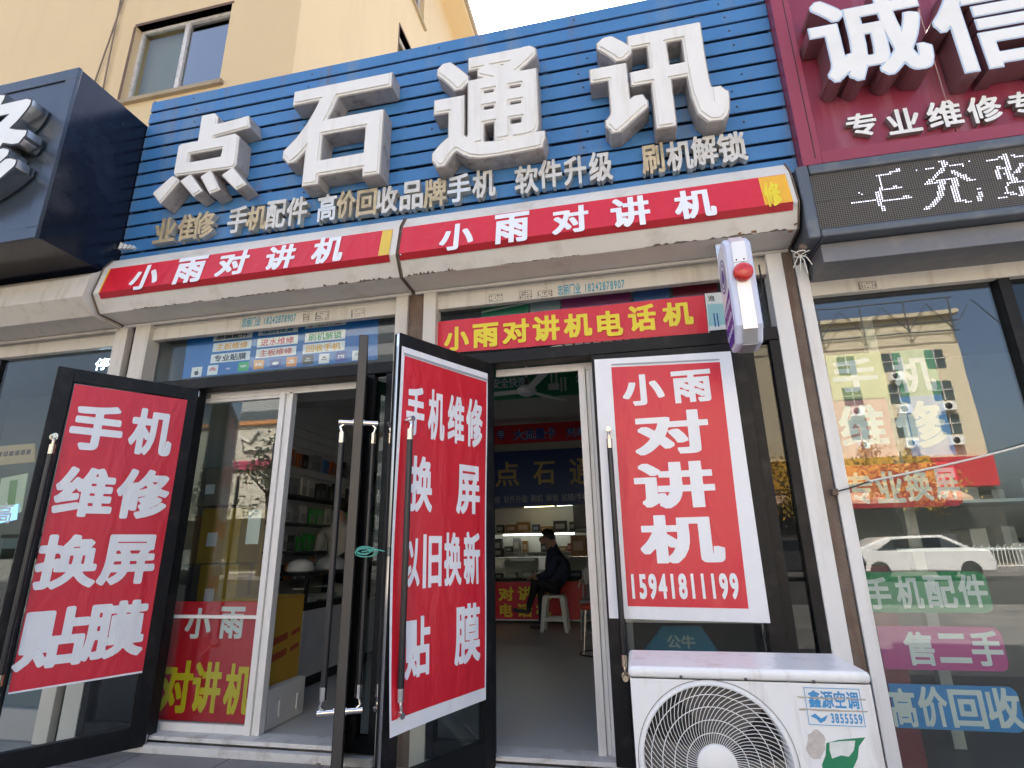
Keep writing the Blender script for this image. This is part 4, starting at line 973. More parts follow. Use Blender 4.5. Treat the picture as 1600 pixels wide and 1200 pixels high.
MB().box(1.146, 2.125, .06, .068, .02, 2.5, glass_mat('reflective_glass', (.93, .96, .94), .085)).build('window_pane', nr_)
MB().box(2.125, 2.185, .02, .10, GZ, 2.52, BLACKF).build('window_post', nr_, .003)
MB().box(2.19, 4.3, .055, .063, .02, 2.5, GLASSD).build('door_pane', nr_)
MB().box(1.10, 4.4, -.0, .12, GZ, .02, mat('sill_tile', (.35, .34, .33), .5)).build('window_sill', nr_)
MB().box(1.14, 4.4, .02, .12, 3.2, 3.6, rend).build('facade_header', nr_)
MB().box(1.15, 1.30, .10, .45, .0, .95, mat('maroon_box', (.13, .012, .02), .5)).build('cabinet', nr_)
struts = mat('pale_shelf_edge', (.50, .56, .54), .35)
for py, lab in ((784, 'upper'), (858, 'lower')):
    b = MB(); p = at(1460, py, .35); q_ = at(1640, py-3, .35); b.box(1.45, 2.6, .33, .75, p.z-.012, p.z+.006, struts); 
    for k in range(6): b.box(1.55+k*.16, 1.55+k*.16+random.uniform(.05, .1), .4, .6, p.z+.007, p.z+random.uniform(.05, .13), mat('goods_%d' % k, random.choice([(.3, .3, .3), (.1, .1, .12), (.35, .33, .28), (.08, .14, .2)]), .5))
    tag(b.build('shelf'), lab+' glass shelf with small goods in the right window', 'shelf')
b = MB(); b.box(1.60, 1.66, .5, .56, 0, 2.5, mat('pale_post', (.42, .45, .42), .4)); tag(b.build('display_post'), 'pale upright post inside the right window', 'post')
# stickers inside the window
WP = PY(.074)
def rrect(u0, v0, u1, v1, r, left=False):
    pts = [(u0, v0)]
    for cx, cy, a0 in ((u1-r, v0+r, -90), (u1-r, v1-r, 0)):
        for k in range(7): a = R(a0+15*k); pts.append((cx+r*math.cos(a), cy+r*math.sin(a)))
    pts.append((u0, v1)); return pts
sg, sbl, srd, smg, sye, spk = [mat(n, c, .35) for n, c in (('sticker_green', (.015, .23, .09)), ('sticker_blue2', (.015, .20, .48)), ('sticker_red', (.48, .02, .04)), ('sticker_magenta', (.38, .02, .19)), ('sticker_lime', (.26, .33, .10)), ('sticker_pink', (.36, .10, .12)))]
stw = mat('sticker_lettering', (.56, .61, .59), .4)
def sticker(lab, corners, m, chars, r=.04, gap=.0):
    b = MB(); us = [WP.uv(*c) for c in corners]; u0, u1 = us[0][0], us[1][0]; v1, v0 = us[0][1], us[1][1]
    b.poly(WP, rrect(u0, v0, u1, v1, r), -.004, -.003, m)
    for ch, bx in chars: b.text(ch, WP.cell(*bx), WP, stw, -.002, rx=.028)
    return tag(b.build('window_sticker'), lab, 'sticker')
sticker('lime window sticker, upper left of the four square ones', ((1290, 556), (1392, 622)), sye, [('手', (1300, 560, 1372, 612))], .004)
sticker('green window sticker with a white character, upper right of the four square ones', ((1393, 549), (1474, 616)), sg, [('机', (1396, 556, 1460, 612))], .03)
sticker('pink window sticker, lower left of the four square ones', ((1300, 625), (1404, 712)), spk, [('维', (1312, 632, 1385, 700))], .004)
sticker('blue window sticker with a white character, lower right of the four square ones', ((1405, 620), (1495, 710)), sbl, [('修', (1400, 626, 1478, 700))], .004)
sticker('red rounded window sticker with four pale characters', ((1318, 728), (1508, 790)), srd, [('专', (1322, 738, 1364, 788)), ('业', (1368, 736, 1412, 786)), ('换', (1414, 734, 1456, 783)), ('屏', (1460, 731, 1498, 780))])
sticker('green rounded window sticker with pale characters', ((1345, 894), (1555, 958)), sg, [('手', (1352, 902, 1392, 952)), ('机', (1400, 900, 1441, 951)), ('配', (1446, 899, 1494, 950)), ('件', (1498, 897, 1543, 949))])
sticker('magenta rounded window sticker with pale characters', ((1370, 978), (1580, 1050)), smg, [('售', (1414, 987, 1460, 1040)), ('二', (1466, 990, 1515, 1036)), ('手', (1518, 986, 1567, 1041))])
sticker('blue rounded window sticker at the bottom of the right window', ((1388, 1068), (1606, 1146)), sbl, [('高', (1392, 1076, 1432, 1136)), ('价', (1436, 1073, 1481, 1136)), ('回', (1486, 1078, 1540, 1138)), ('收', (1543, 1075, 1596, 1138))])
# rope across the right window
hz = at(1300, 770, .0); b = MB(); b.box(hz.x-.015, hz.x+.012, -.06, -.02, hz.z-.016, hz.z+.016, RUST); tag(b.build('hook_plate'), 'small rusty hook plate on the white frame at the right', 'hook')
b = MB(); pts = [hz+Vector((0, -.05, 0)), at(1330, 762, -.06), at(1358, 752, -.07)]; b.tube(pts, .004, BLK, 6); tag(b.build('wire'), 'thin black wire from the hook to the white rope', 'wire')
b = MB(); e0, e1 = at(1358, 752, -.07), at(1640, 675, -.12); e1 = e0+(e1-e0)*1.6
b.tube([e0+(e1-e0)*i/12+Vector((0, 0, -.03*math.sin(math.pi*i/12))) for i in range(13)], .0055, cord, 8); b.tube([e0+Vector((.012*math.cos(i), .012*math.sin(i), .006*math.sin(2*i))) for i in range(9)], .005, cord, 6)
tag(b.build('rope'), 'white rope stretched across the right window', 'rope')

# ================================================================== YELLOW BUILDING BEHIND
yel = mat('ochre_wall_paint', (.65, .495, .285), .8, var=.05, vscale=.8, dirt=(.50, .38, .20), dscale=.6, damt=.4, streak=True, bump=.12, bscale=30)
yb = thing('apartment_building', (-9, 7, GZ), 'ochre painted apartment building rising behind the shops', 'building')
wx0, wx1, wz0, wz1 = -7.06, -5.34, 7.57, 9.06
b = MB()
b.box(-16, wx0, 2, 2.3, GZ, 15.9, yel); b.box(wx1, -4.15, 2, 2.3, GZ, 15.9, yel); b.box(wx0, wx1, 2, 2.3, GZ, wz0, yel); b.box(wx0, wx1, 2, 2.3, wz1, 15.9, yel); b.build('front_wall', yb)
wy = [(2.3, 5.24), (6.55, 9.4), (10.7, 15)]; b = MB()
for a, c in wy: b.box(-4.45, -4.15, a, c, GZ, 15.9, yel)
for a, c in ((5.24, 6.55), (9.4, 10.7)):
    for z0, z1 in ((GZ, 10.55), (12.07, 13.54), (15.05, 15.9)): b.box(-4.45, -4.15, a, c, z0, z1, yel)
b.build('side_wall', yb)
b = MB(); b.box(-16.6, -3.57, 1.4, 15.5, 15.9, 16.05, yel); b.box(-16.7, -3.50, 1.3, 15.6, 16.05, 16.3, mat('roof_edge', (.33, .26, .18), .8)); b.build('roof', yb)
dark_room = mat('dark_room', (.05, .05, .045), .9); PVC = mat('old_white_window_frame', (.60, .58, .55), .5, var=.1, dirt=(.20, .15, .12), dscale=14, damt=.7)
def win(pl, u0, v0, u1, v1, dep, parent):
    f = MB(); w_ = .055
    for a, c, e, g in ((u0, v0, u1, v0+w_), (u0, v1-w_, u1, v1), (u0, v0+w_, u0+w_, v1-w_), (u1-w_, v0+w_, u1, v1-w_), ((u0+u1)/2-.035, v0+w_, (u0+u1)/2+.035, v1-w_)): f.sheet(pl, a, c, e, g, -dep-.05, -dep, PVC)
    fo = f.build('window', parent)
    ln = MB(); lm_ = mat('reveal_lining', (.14, .085, .06), .9, var=.4, vscale=8)
    ln.sheet(pl, u0-.03, v1, u1+.03, v1+.05, -dep, .004, lm_); ln.sheet(pl, u0-.05, v0, u0-.001, v1-.001, -dep, .004, lm_); ln.build('lining', fo, origin=fo['_w'])
    p = MB(); p.sheet(pl, u0+w_, v0+w_, (u0+u1)/2-.035, v1-w_, -dep-.03, -dep-.024, GLASS); p.build('pane', fo, origin=fo['_w'])
    p = MB(); p.sheet(pl, (u0+u1)/2+.035, v0+w_, u1-w_, v1-w_, -dep-.045, -dep-.039, glass_mat('mirror_glass', (.4, .45, .5), .35)); p.build('pane', fo, origin=fo['_w'])
    r = MB(); r.sheet(pl, u0-.02, v0-.02, u1+.02, v1+.02, -dep-.20, -dep-.16, mat('room_curtain', (.20, .205, .17), .8)); r.build('curtain', fo, origin=fo['_w'])
    s = MB(); s.sheet(pl, u0-.06, v0-.07, u1+.08, v0-.002, -dep, .06, mat('window_ledge', (.36, .29, .19), .9, dirt=(.2, .15, .1), damt=.6)); s.build('window_sill', fo, origin=fo['_w'])
win(PY(2), wx0, wz0, wx1, wz1, .10, yb)
XS = Plane((-4.15, 0, 0), (0, 1, 0), (0, 0, 1))
for a, c in ((5.24, 6.55), (9.4, 10.7)):
    for z0, z1 in ((10.55, 12.07), (13.54, 15.05)): win(XS, a, z0, c, z1, .12, yb)
for x0, x1 in (((195, -8), (150, 122)), ((190, -8), (163, 128))):
    b = MB(); p, q_ = at(*x0, 1.97), at(*x1, 1.97); b.tube([p, p.lerp(q_, .5)+Vector((.03, -.02, -.05)), q_, q_+(q_-p)*.8], .012, mat('old_wire', (.22, .17, .12), .7), 6); tag(b.build('wire'), ('upper' if x0[0] == 195 else 'lower')+' loose wire hanging down the ochre wall at the left', 'wire')

# ================================================================== INSIDE OUR SHOP
# back counter, its poster, shelves, boards
bc = thing('display_counter', (-1.1, 5.6, 0), 'glass topped display counter across the back of the shop', 'counter')
b = MB(); b.box(-3.0, .95, 5.36, 5.85, .03, .585, mat('counter_body', (.30, .30, .30), .5)); b.box(-3.0, .95, 5.345, 5.87, .585, .625, BLACKF); b.build('body', bc, .003)
b = MB(); b.box(-3.0, .95, 5.36, 5.366, .625, .925, GLASS); b.build('pane', bc); MB().box(-3.0, .95, 5.34, 5.88, .925, .945, STEEL).build('counter_top', bc, .003)
CPP = PY(5.355); b = MB(); b.sheet(CPP, -2.75, .055, -.75, .58, 0, .004, RED)
for ch, bx in (('对', (779, 917, 803, 939)), ('讲', (809, 916, 832, 938)), ('机', (838, 915, 862, 937)), ('电', (781, 943, 801, 964)), ('话', (808, 943, 832, 964)), ('机', (838, 942, 861, 963)), ('修', (752, 918, 772, 938))):
    b.text(ch, CPP.cell(*bx), CPP, YEL, .006, rx=.034)
b.sheet(CPP, -2.76, .035, -.74, .054, 0, .005, WHT)
tag(b.build('counter_poster'), 'red poster with yellow characters on the front of the back counter', 'poster')
tube = mat('fluorescent_tube', (.95, 1.0, .82), .5, emit=2.0, var=0)
sh = thing('wall_shelf', (-1.4, 6.15, 0), 'lit wall shelving behind the seated man', 'shelf')
for z in (.98, 1.30, 1.74): MB().box(-2.9, .3, 6.02, 6.3, z, z+.025, mat('shelf_board', (.40, .40, .39), .5)).build('shelf_board', sh)
b = MB(); b.tube([(-2.15, 6.03, 1.285), (-.95, 6.03, 1.285)], .012, tube, 8); b.tube([(-2.9, 6.03, 1.285), (-2.35, 6.03, 1.285)], .012, tube, 8); b.build('tube_lamp', sh)
b = MB(); b.tube([(-1.75, 5.9, 1.735), (-1.25, 5.9, 1.74)], .02, mat('warm_tube', (1, .85, .45), .5, emit=1.5, var=0), 8); b.tube([(-1.2, 5.9, 1.74), (-.95, 5.9, 1.742)], .016, tube, 8); b.build('tube_lamp', sh)
random.seed(5)
cols = [((.03, .03, .035), 'black'), ((.42, .42, .40), 'white'), ((.30, .16, .05), 'amber'), ((.25, .03, .03), 'red'), ((.05, .09, .2), 'blue'), ((.18, .18, .18), 'grey')]
protos = {}
def goods(x, y, z, w, d, h, ci, place, grp):
    c, nm = cols[ci]
    b = MB(); b.box(x-w/2, x+w/2, y-d/2, y+d/2, z, z+h, mat('goods_'+nm, c, .5)); b.box(x-w*.35, x+w*.35, y-d/2-.0015, y-d/2, z+h*.25, z+h*.7, mat('goods_label_'+nm, tuple(min(1, .25+v) for v in c), .5))
    o = b.build('goods_box', bevel=.004); tag(o, nm+' box of goods '+place, 'box', grp); return o
for (z, y, plc) in ((1.006, 6.12, 'on the lower back shelf'), (1.326, 6.12, 'on the upper back shelf')):
    x = -2.8
    while x < .2:
        w_ = random.uniform(.07, .22); h = random.uniform(.08, .24); ci = random.choice([0, 0, 1, 2, 3, 4, 5])
        if random.random() < .85: goods(x+w_/2, y, z, w_, .12, h, ci, plc, 'boxes on the back shelves')
        x += w_+random.uniform(.01, .06)
x = -2.6
while x < -.1:
    w_ = random.uniform(.06, .2); 
    goods(x+w_/2, 5.62, .6255, w_, .12, random.uniform(.05, .14), random.choice([0, 1, 1, 5, 4]), 'inside the back counter glass', 'boxes in the back counter')
    x += w_+random.uniform(.03, .12)
for x, w_, h, ci in ((-2.2, .36, .13, 0), (-1.75, .14, .05, 1), (-.85, .22, .30, 2), (-.6, .24, .26, 2)): goods(x, 5.6, .9455, w_, .2, h, ci, 'standing on top of the back counter', 'boxes on the back counter')
b = MB(); b.box(-.95, -.55, 5.98, 6.01, 1.36, 1.72, BLK); b.box(-.93, -.57, 5.975, 5.98, 1.38, 1.70, mat('screen_off', (.05, .045, .045), .2)); tag(b.build('monitor'), 'dark monitor on the back shelf right of the seated man', 'monitor')
IB = PY(5.9); b = MB(); nvy = mat('inner_sign_blue', (.010, .045, .20), .35); u0, v0, u1, v1 = -3.2, IB.uv(850, 791)[1], -.1, IB.uv(850, 703)[1]
b.sheet(IB, u0, v0, u1, v1, 0, .04, nvy); gd = mat('gilt_print', (.50, .38, .16), .4)
for ch, bx in (('点', (774, 722, 811, 760)), ('石', (833, 721, 867, 757)), ('通', (890, 716, 927, 757)), ('讯', (946, 715, 980, 756))): b.text(ch, IB.cell(*bx, d=.04), IB, gd, .043, rx=.018, rnd=True)
b.text('修 软件升级 刷机 解锁 贴膜/手机配件', IB.cell(773, 772, 940, 784, d=.04), IB, mat('pale_print', (.40, .44, .50), .5), .043, rx=.012, res=50)
tag(b.build('inner_sign'), 'dark blue board with gilt characters hung at the back of the shop', 'sign')
IR = PY(4.9); b = MB(); v0, v1 = IR.uv(850, 691)[1], IR.uv(850, 661)[1]
b.sheet(IR, -2.9, v0, .3, v1, 0, .01, RED); indigo = mat('indigo_print', (.05, .08, .35), .4)
for ch, bx in (('号', (776, 672.5, 789, 687)), ('大流量卡', (802, 669, 869, 687)), ('凭身', (884, 667.5, 914, 682.5)), ('份', (917, 667, 930, 682))):
    b.text(ch, IR.cell(*bx, d=.01), IR, WHT, .012, rx=.05, rnd=True, res=60); b.text(ch, IR.cell(*bx, d=.01), IR, indigo, .014, rx=.024, res=60)
tag(b.build('inner_banner'), 'red banner with blue characters hanging inside above the blue board', 'banner')
IG = PY(1.93); b = MB(); v0, v1 = IG.uv(830, 622)[1], 2.93
gg = mat('green_board_print', (.010, .15, .065), .35); b.sheet(IG, -2.6, v0, .6, v1, 0, .012, gg)
b.text('安全快速', IG.cell(769, 590, 822, 606, d=.012), IG, mat('pale_print', (0, 0, 0)), .014, rx=.022); b.text('公牛', IG.cell(899, 582, 928, 598, d=.012), IG, mat('pale_print', (0, 0, 0)), .014, rx=.022)
for l, t_, r_, bt in ((857, 600, 874, 610), (861, 585, 863, 600), (868, 582, 871, 600), (876, 590, 879, 612), (882, 590, 885, 611)):
    b.sheet(IG, *[*IG.cell(l, t_, r_, bt)], .0125, .02, mat('dim_white_plug', (.42, .44, .42), .5))
tag(b.build('inner_board'), 'green board with pale characters and plug shapes high inside the doorway', 'board')
# ceiling fan
fx = at(823, 611, 1.35); cf = thing('ceiling_fan', (fx.x, 1.35, 2.95), 'white three bladed ceiling fan inside the right doorway', 'fan')
wf = mat('fan_white', (.55, .56, .55), .4)
b = MB(); b.lathe([(.0, .055), (.05, .045), (.085, .02), (.09, 0), (.07, -.03), (.03, -.045), (0, -.045)], (fx.x, 1.35, fx.z), (0, 0, 1), wf, 28); b.build('motor', cf)
b = MB(); b.tube([(fx.x, 1.35, fx.z+.04), (fx.x, 1.35, 2.95)], .012, wf, 10); b.tube([(fx.x, 1.35, fx.z+.05), (fx.x, 1.35, fx.z+.12)], .028, CHROME, 12); b.build('rod', cf)
for k in range(3):
    a = R(176+120*k); b = MB(Matrix.Translation((fx.x, 1.35, fx.z))@Matrix.Rotation(a, 4, 'Z')@Matrix.Rotation(R(8), 4, 'X'))
    b.box(.08, .50, -.042, .042, -.004, .004, wf); b.build('blade', cf, .003)
# left slat wall, goods and counter
sw = thing('slat_wall', (-3.65, 2.6, 0), 'grooved display wall with hooks on the left inside the shop', 'display wall')
b = MB(); swm = mat('slat_wall_grey', (.60, .61, .61), .5)
for k in range(18): b.box(-3.658, -3.635, 1.2, 4.6, .75+k*.105, .75+k*.105+.097, swm)
b.build('slat_panel', sw)
for z in (1.64, 1.36, 1.08): MB().box(-3.634, -3.36, 1.3, 4.5, z-.02, z, mat('dark_shelf', (.05, .05, .055), .5)).build('shelf_board', sw)
random.seed(21)
gcol = [((.50, .50, .50), 'white'), ((.03, .03, .035), 'black'), ((.03, .30, .05), 'green'), ((.06, .2, .42), 'blue'), ((.5, .13, .03), 'orange'), ((.28, .30, .32), 'grey')]
def pack(x, y, z, w, h, ci, row):
    c, nm = gcol[ci]; b = MB()
    b.box(x-.012, x+.012, y-w/2, y+w/2, z, z+h, mat('pack_'+nm, c, .35)); b.box(x+.0122, x+.0135, y-w*.35, y+w*.35, z+h*.12, z+h*.55, mat('pack_window_'+nm, tuple(.3*v+.12 for v in c), .3))
    tag(b.build('accessory_pack', bevel=.003), nm+' accessory pack hanging in the '+row+' of the slat wall', 'package', 'accessory packs on the slat wall')
for z, h, row, pick in ((1.98, .20, 'top row', [3, 3, 4, 4, 1, 5]), (1.645, .22, 'second row', [0, 0, 1, 5, 1]), (1.365, .20, 'third row', [0, 2, 2, 0, 5]), (1.085, .19, 'fourth row', [2, 2, 0, 0, 1]), (.80, .17, 'bottom row', [0, 1, 4, 5])):
    y = 1.75
    while y < 4.3:
        w_ = random.uniform(.06, .14); pack(-3.50 if z < 1.9 else -3.60, y, z, w_, h*random.uniform(.75, 1), pick[int((y*7)) % len(pick)], row); y += w_+random.uniform(.02, .06)
lc = thing('display_counter', (-2.9, 2.5, 0), 'white fronted glass counter running along the left side of the shop', 'counter')
b = MB(); b.box(-3.2, -2.74, 1.15, 4.6, .08, .60, mat('counter_white_panel', (.50, .51, .51), .45)); b.build('body', lc, .003)
b = MB(); b.box(-3.19, -2.75, 1.16, 4.6, 0, .08, BLACKF); b.box(-3.21, -2.73, 1.14, 4.61, .60, .65, BLACKF); b.box(-3.21, -2.73, 1.14, 4.61, .875, .905, BLACKF)
for y in (1.14, 2.2, 3.3): b.box(-2.755, -2.73, y, y+.03, .65, .875, BLACKF)
b.box(-3.2, -2.76, 1.141, 1.147, .08, .60, BLACKF); b.build('frame', lc); MB().box(-2.745, -2.738, 1.17, 4.6, .65, .875, GLASS).build('pane', lc)
for k in range(9):
    c, nm = gcol[[0, 5, 0, 3, 1, 0, 2, 5, 0][k]]; b = MB(); b.box(-3.0, -2.8, 1.3+k*.33, 1.3+k*.33+random.uniform(.1, .22), .651, .651+random.uniform(.03, .1), mat('pack_'+nm, c, .35)); b.box(-2.97, -2.84, 1.32+k*.33, 1.37+k*.33, .755, .765, mat('pack_'+nm, c, .35))
    tag(b.build('phone_box'), nm+' phone box lying inside the left glass counter', 'box', 'boxes in the left counter')
for x, y, w_, h, ci, lab in ((-3.0, 1.45, .24, .10, 0, 'white cap shaped bag on the near end of the left counter'), (-2.95, 1.9, .3, .12, 5, 'grey bag on the left counter between the white and black bags'), (-3.0, 2.35, .26, .16, 1, 'black bag on the left counter')):
    b = MB(); b.lathe([(w_*.5, 0), (w_*.52, h*.3), (w_*.42, h*.75), (w_*.2, h), (0, h*1.03)], (x, y, .906), (0, 0, 1), mat('pack_'+gcol[ci][1], gcol[ci][0], .35), 16); tag(b.build('bag'), lab, 'bag')
# cartons by the sliding door
foam = mat('white_foam', (.60, .61, .60), .8, var=.05, bump=.15, bscale=120); carton = mat('yellow_carton', (.42, .25, .025), .6, var=.12, vscale=4)
b = MB(); b.box(-2.80, -2.345, .20, .60, .0, .235, foam)
for y in (.30, .50): b.box(-2.345, -2.336, y, y+.03, .05, .15, foam)
tag(b.build('foam_box', bevel=.008), 'white foam box on the floor under the yellow carton', 'box')
b = MB(); b.box(-2.80, -2.40, .20, .585, .236, .775, carton); red_t = mat('red_carton_print', (.30, .05, .02), .6)
XC = Plane((-2.40, 0, 0), (0, 1, 0), (0, 0, 1))
for z in (.50, .40): b.poly(XC, [(.22, z-.03), (.42, z), (.42, z+.045), (.22, z+.015)], .0005, .0015, red_t); b.poly(XC, [(.46, z+.01), (.56, z+.03), (.56, z+.06), (.46, z+.04)], .0005, .0015, red_t)
b.sheet(XC, .20, .765, .585, .7755, .0005, .001, mat('brown_tape', (.30, .16, .03), .3)); tag(b.build('carton', bevel=.004), 'tall yellow carton standing on the white foam box', 'carton')
for k, (x, y, z, w_, h, c) in enumerate(((-3.20, .75, 1.0, .36, .42, carton), (-3.52, .7, 1.0, .24, .36, mat('brown_carton', (.28, .18, .09), .7)), (-3.24, .7, 1.44, .34, .3, mat('dull_carton', (.22, .19, .15), .7)), (-3.5, .7, .0, .3, .99, mat('dark_carton', (.10, .09, .08), .7)), (-3.16, .75, .6, .34, .39, carton))):
    b = MB(); b.box(x-w_/2, x+w_/2, y-.15, y+.15, z, z+h, c); b.box(x-w_*.3, x-w_*.05, y-.1515, y-.15, z+h*.3, z+h*.55, WHT); b.box(x-w_/2-.001, x+w_/2+.001, y-.02, y+.02, z+h*.4, z+h+.001, mat('brown_tape', (0, 0, 0)))
    tag(b.build('carton', bevel=.004), ['yellow carton with white label behind the sliding door glass', 'brown carton behind the left sliding door glass', 'topmost dull carton behind the sliding door glass', 'tall dark carton on the floor behind the sliding door glass', 'lower yellow carton behind the sliding door glass'][k], 'carton')
b = MB(); b.box(-2.60, -2.50, .127, .129, 1.13, 1.36, mat('paper_note', (.62, .64, .58), .6)); tag(b.build('paper_note'), 'pale paper note taped inside the left sliding door glass', 'note')
# emblem behind the closed door
EP = PY(.16); b = MB(); b.poly(EP, [EP.uv(*p) for p in ((1003, 1020), (1035, 978), (1095, 978), (1124, 1020))], 0, .004, mat('cyan_emblem', (.02, .22, .42), .4)); b.text('公牛', EP.cell(1042, 992, 1086, 1013), EP, stw, .0055, rx=.026)
tag(b.build('emblem_board'), 'blue emblem board with two pale characters behind the closed door glass', 'board')
b = MB(); b.box(-.1, .7, .30, .33, .0, .9, mat('dim_panel', (.05, .055, .06), .5)); b.box(-.12, .72, .29, .34, .9, .93, mat('shelf_board', (0, 0, 0))); tag(b.build('partition'), 'low dark partition behind the closed door', 'partition')
# pale disc base by the right jamb
q_ = atz(947, 1140, 0.0); b = MB(); b.lathe([(.0, .0), (.19, .0), (.19, .012), (.15, .03), (.03, .045), (.02, .05), (.02, .5), (0, .5)], (q_.x+.13, max(.42, q_.y), 0), (0, 0, 1), wf, 36); tag(b.build('fan_stand'), 'round white stand base just inside the right door jamb', 'stand')

# ---- stools and chair
def stool(x, y):
    t = thing('stool', (x, y, 0), 'white plastic stool the man sits on', 'stool'); m = mat('white_plastic', (.62, .62, .58), .4); H = .455
    b = MB(); b.prism([(-.15, -.12), (.15, -.12), (.15, .12), (-.15, .12)], lambda u, v: (x+u, y+v, H-.035), lambda u, v: (x+u*.93, y+v*.93, H), m); b.build('seat', t, .012)
    for sx in (-1, 1):
        for sy in (-1, 1):
            b = MB(); b.prism([(-.03, -.022), (.03, -.022), (.03, .022), (-.03, .022)], lambda u, v: (x+sx*.165+u*.8, y+sy*.14+v*.8, 0), lambda u, v: (x+sx*.115+u*1.2, y+sy*.09+v*1.2, H-.033), m); b.build('leg', t, .005)
    b = MB()
    for sy in (-1, 1): b.box(x-.12, x+.12, y+sy*.125-.008, y+sy*.125+.008, .13, .175, m)
    for sx in (-1, 1): b.box(x+sx*.15-.008, x+sx*.15+.008, y-.115, y+.115, .13, .175, m)
    b.build('stretcher', t, .003)
sp = atz(872, 982, 0); stool(sp.x, 4.62)
SX = sp.x
def chair(x, y):
    t = thing('chair', (x, y, 0), 'grey metal chair to the right of the seated man', 'chair'); m = mat('grey_chair_paint', (.30, .31, .32), .4)
    b = MB(); b.box(x-.19, x+.19, y-.19, y+.19, .41, .44, m); b.build('seat', t, .01)
    for sx in (-1, 1):
        b = MB(); b.tube([(x+sx*.19, y-.2, 0), (x+sx*.17, y-.17, .41)], .016, m, 8); b.build('leg', t)
        b = MB(); b.tube([(x+sx*.19, y+.22, 0), (x+sx*.17, y+.17, .42), (x+sx*.17, y+.24, .80)], .016, m, 8); b.build('leg', t)
    b = MB(); b.prism([(-.17, .60), (.17, .60), (.17, .78), (.10, .84), (-.10, .84), (-.17, .78)], lambda u, v: (x+u, y+.215, v), lambda u, v: (x+u, y+.235, v), m); b.build('backrest', t, .006)
    b = MB(); b.tube([(x-.2, y-.12, .60), (x-.2, y+.1, .66), (x-.17, y+.22, .66)], .013, mat('white_plastic', (0, 0, 0)), 8); b.build('armrest', t)
chair(-.52, 4.1)
def ring_stool(x, y):
    t = thing('stool', (x, y, 0), 'round red topped stool with thin wire legs and a floor ring', 'stool'); H = .47
    b = MB(); b.lathe([(0, -.03), (.145, -.03), (.16, -.012), (.155, .012), (.12, .026), (0, .03)], (x, y, H), (0, 0, 1), mat('red_cushion', (.50, .06, .03), .5), 28); b.build('seat', t)
    for k in range(4):
        a = R(45+90*k); b = MB(); b.tube([(x+.12*math.cos(a), y+.12*math.sin(a), H-.03), (x+.17*math.cos(a), y+.17*math.sin(a), .006)], .007, CHROME, 8); b.build('leg', t)
    b = MB(); b.tube([(x+.172*math.cos(i*math.pi/16), y+.172*math.sin(i*math.pi/16), .008) for i in range(33)], .007, BLK, 8); b.build('floor_ring', t)
    b = MB(); b.tube([(x+.145*math.cos(i*math.pi/16), y+.145*math.sin(i*math.pi/16), .22) for i in range(33)], .006, CHROME, 8); b.build('foot_ring', t)
ring_stool(-.47, 3.0)

# ---- people
skin = mat('skin', (.42, .25, .17), .5, var=.06); hairm = mat('black_hair', (.012, .011, .010), .55, var=.3, vscale=60); trous = mat('black_trousers', (.012, .012, .014), .8); jack = mat('navy_jacket', (.018, .026, .055), .75, var=.15, bump=.3, bscale=14); shoe = mat('dark_shoe', (.03, .03, .03), .5); sole = mat('grey_sole', (.30, .30, .30), .6)
def figure(label, J, bones, regions, hair, loc):
    """J: joint -> (point, radius); bones: joint pairs; one skinned body mesh coloured by region of the nearest bone"""
    names = list(J); idx = {n: i for i, n in enumerate(names)}
    me = bpy.data.meshes.new('person'); me.from_pydata([Vector(J[n][0]) for n in names], [(idx[a], idx[c]) for a, c in bones], []); me.update()
    o = bpy.data.objects.new('person', me); COL.objects.link(o)
    sk = o.modifiers.new('skin', 'SKIN'); sk.use_smooth_shade = True; sk.branch_smoothing = .6; ss = o.modifiers.new('sub', 'SUBSURF'); ss.levels = 2; ss.render_levels = 2
    for i, n in enumerate(names):
        r = J[n][1]; r = r if isinstance(r, tuple) else (r, r); me.skin_vertices[0].data[i].radius = r; me.skin_vertices[0].data[i].use_root = (n == 'pelvis')
    m2 = bpy.data.meshes.new_from_object(o.evaluated_get(bpy.context.evaluated_depsgraph_get())); bpy.data.objects.remove(o)
    mats_ = []
    for v in regions.values():
        if v not in mats_: mats_.append(v)
    m2.materials.clear()
    for m in mats_: m2.materials.append(m)
    segs = [(Vector(J[a][0]), Vector(J[c][0]), regions.get((a, c), regions['*'])) for a, c in bones]
    for p in m2.polygons:
        c = p.center; best = None
        for a, q, m in segs:
            d = q-a; t = max(0, min(1, (c-a).dot(d)/max(1e-9, d.length_squared))); e = (a+d*t-c).length
            if best is None or e < best[0]: best = (e, m)
        p.material_index = mats_.index(best[1]); p.use_smooth = True
    L_ = Vector(loc); m2.transform(Matrix.Translation(-L_))
    o = bpy.data.objects.new('person', m2); COL.objects.link(o); o.location = L_; o['_w'] = list(L_); tag(o, label, 'person')
    hb = MB(); hair(hb); hb.build('hair', o)
    return o
PYp = 4.62
def pp(px, py, dy=0): 
    v = at(px, py, PYp+dy); return (v.x, v.y, v.z)
hd = Vector(pp(853, 842)); J = {}
pel = Vector(pp(878, 919)); J['pelvis'] = (pel, (.25, .24)); J['waist'] = (Vector(pp(873, 897)), (.29, .27)); J['chest'] = (Vector(pp(872, 874)), (.30, .27)); J['neck'] = (Vector(pp(866, 853)), .07)
J['head'] = (hd+Vector((.02, 0, .01)), (.078, .088)); J['crown'] = (hd+Vector((.028, 0, .075)), (.070, .082)); J['face'] = (hd+Vector((-.045, 0, -.02)), (.05, .055)); J['nose'] = (hd+Vector((-.105, 0, .0)), .014); J['chin'] = (hd+Vector((-.065, 0, -.07)), .028)
bones = [('pelvis', 'waist'), ('waist', 'chest'), ('chest', 'neck'), ('neck', 'head'), ('head', 'crown'), ('head', 'face'), ('face', 'nose'), ('face', 'chin')]
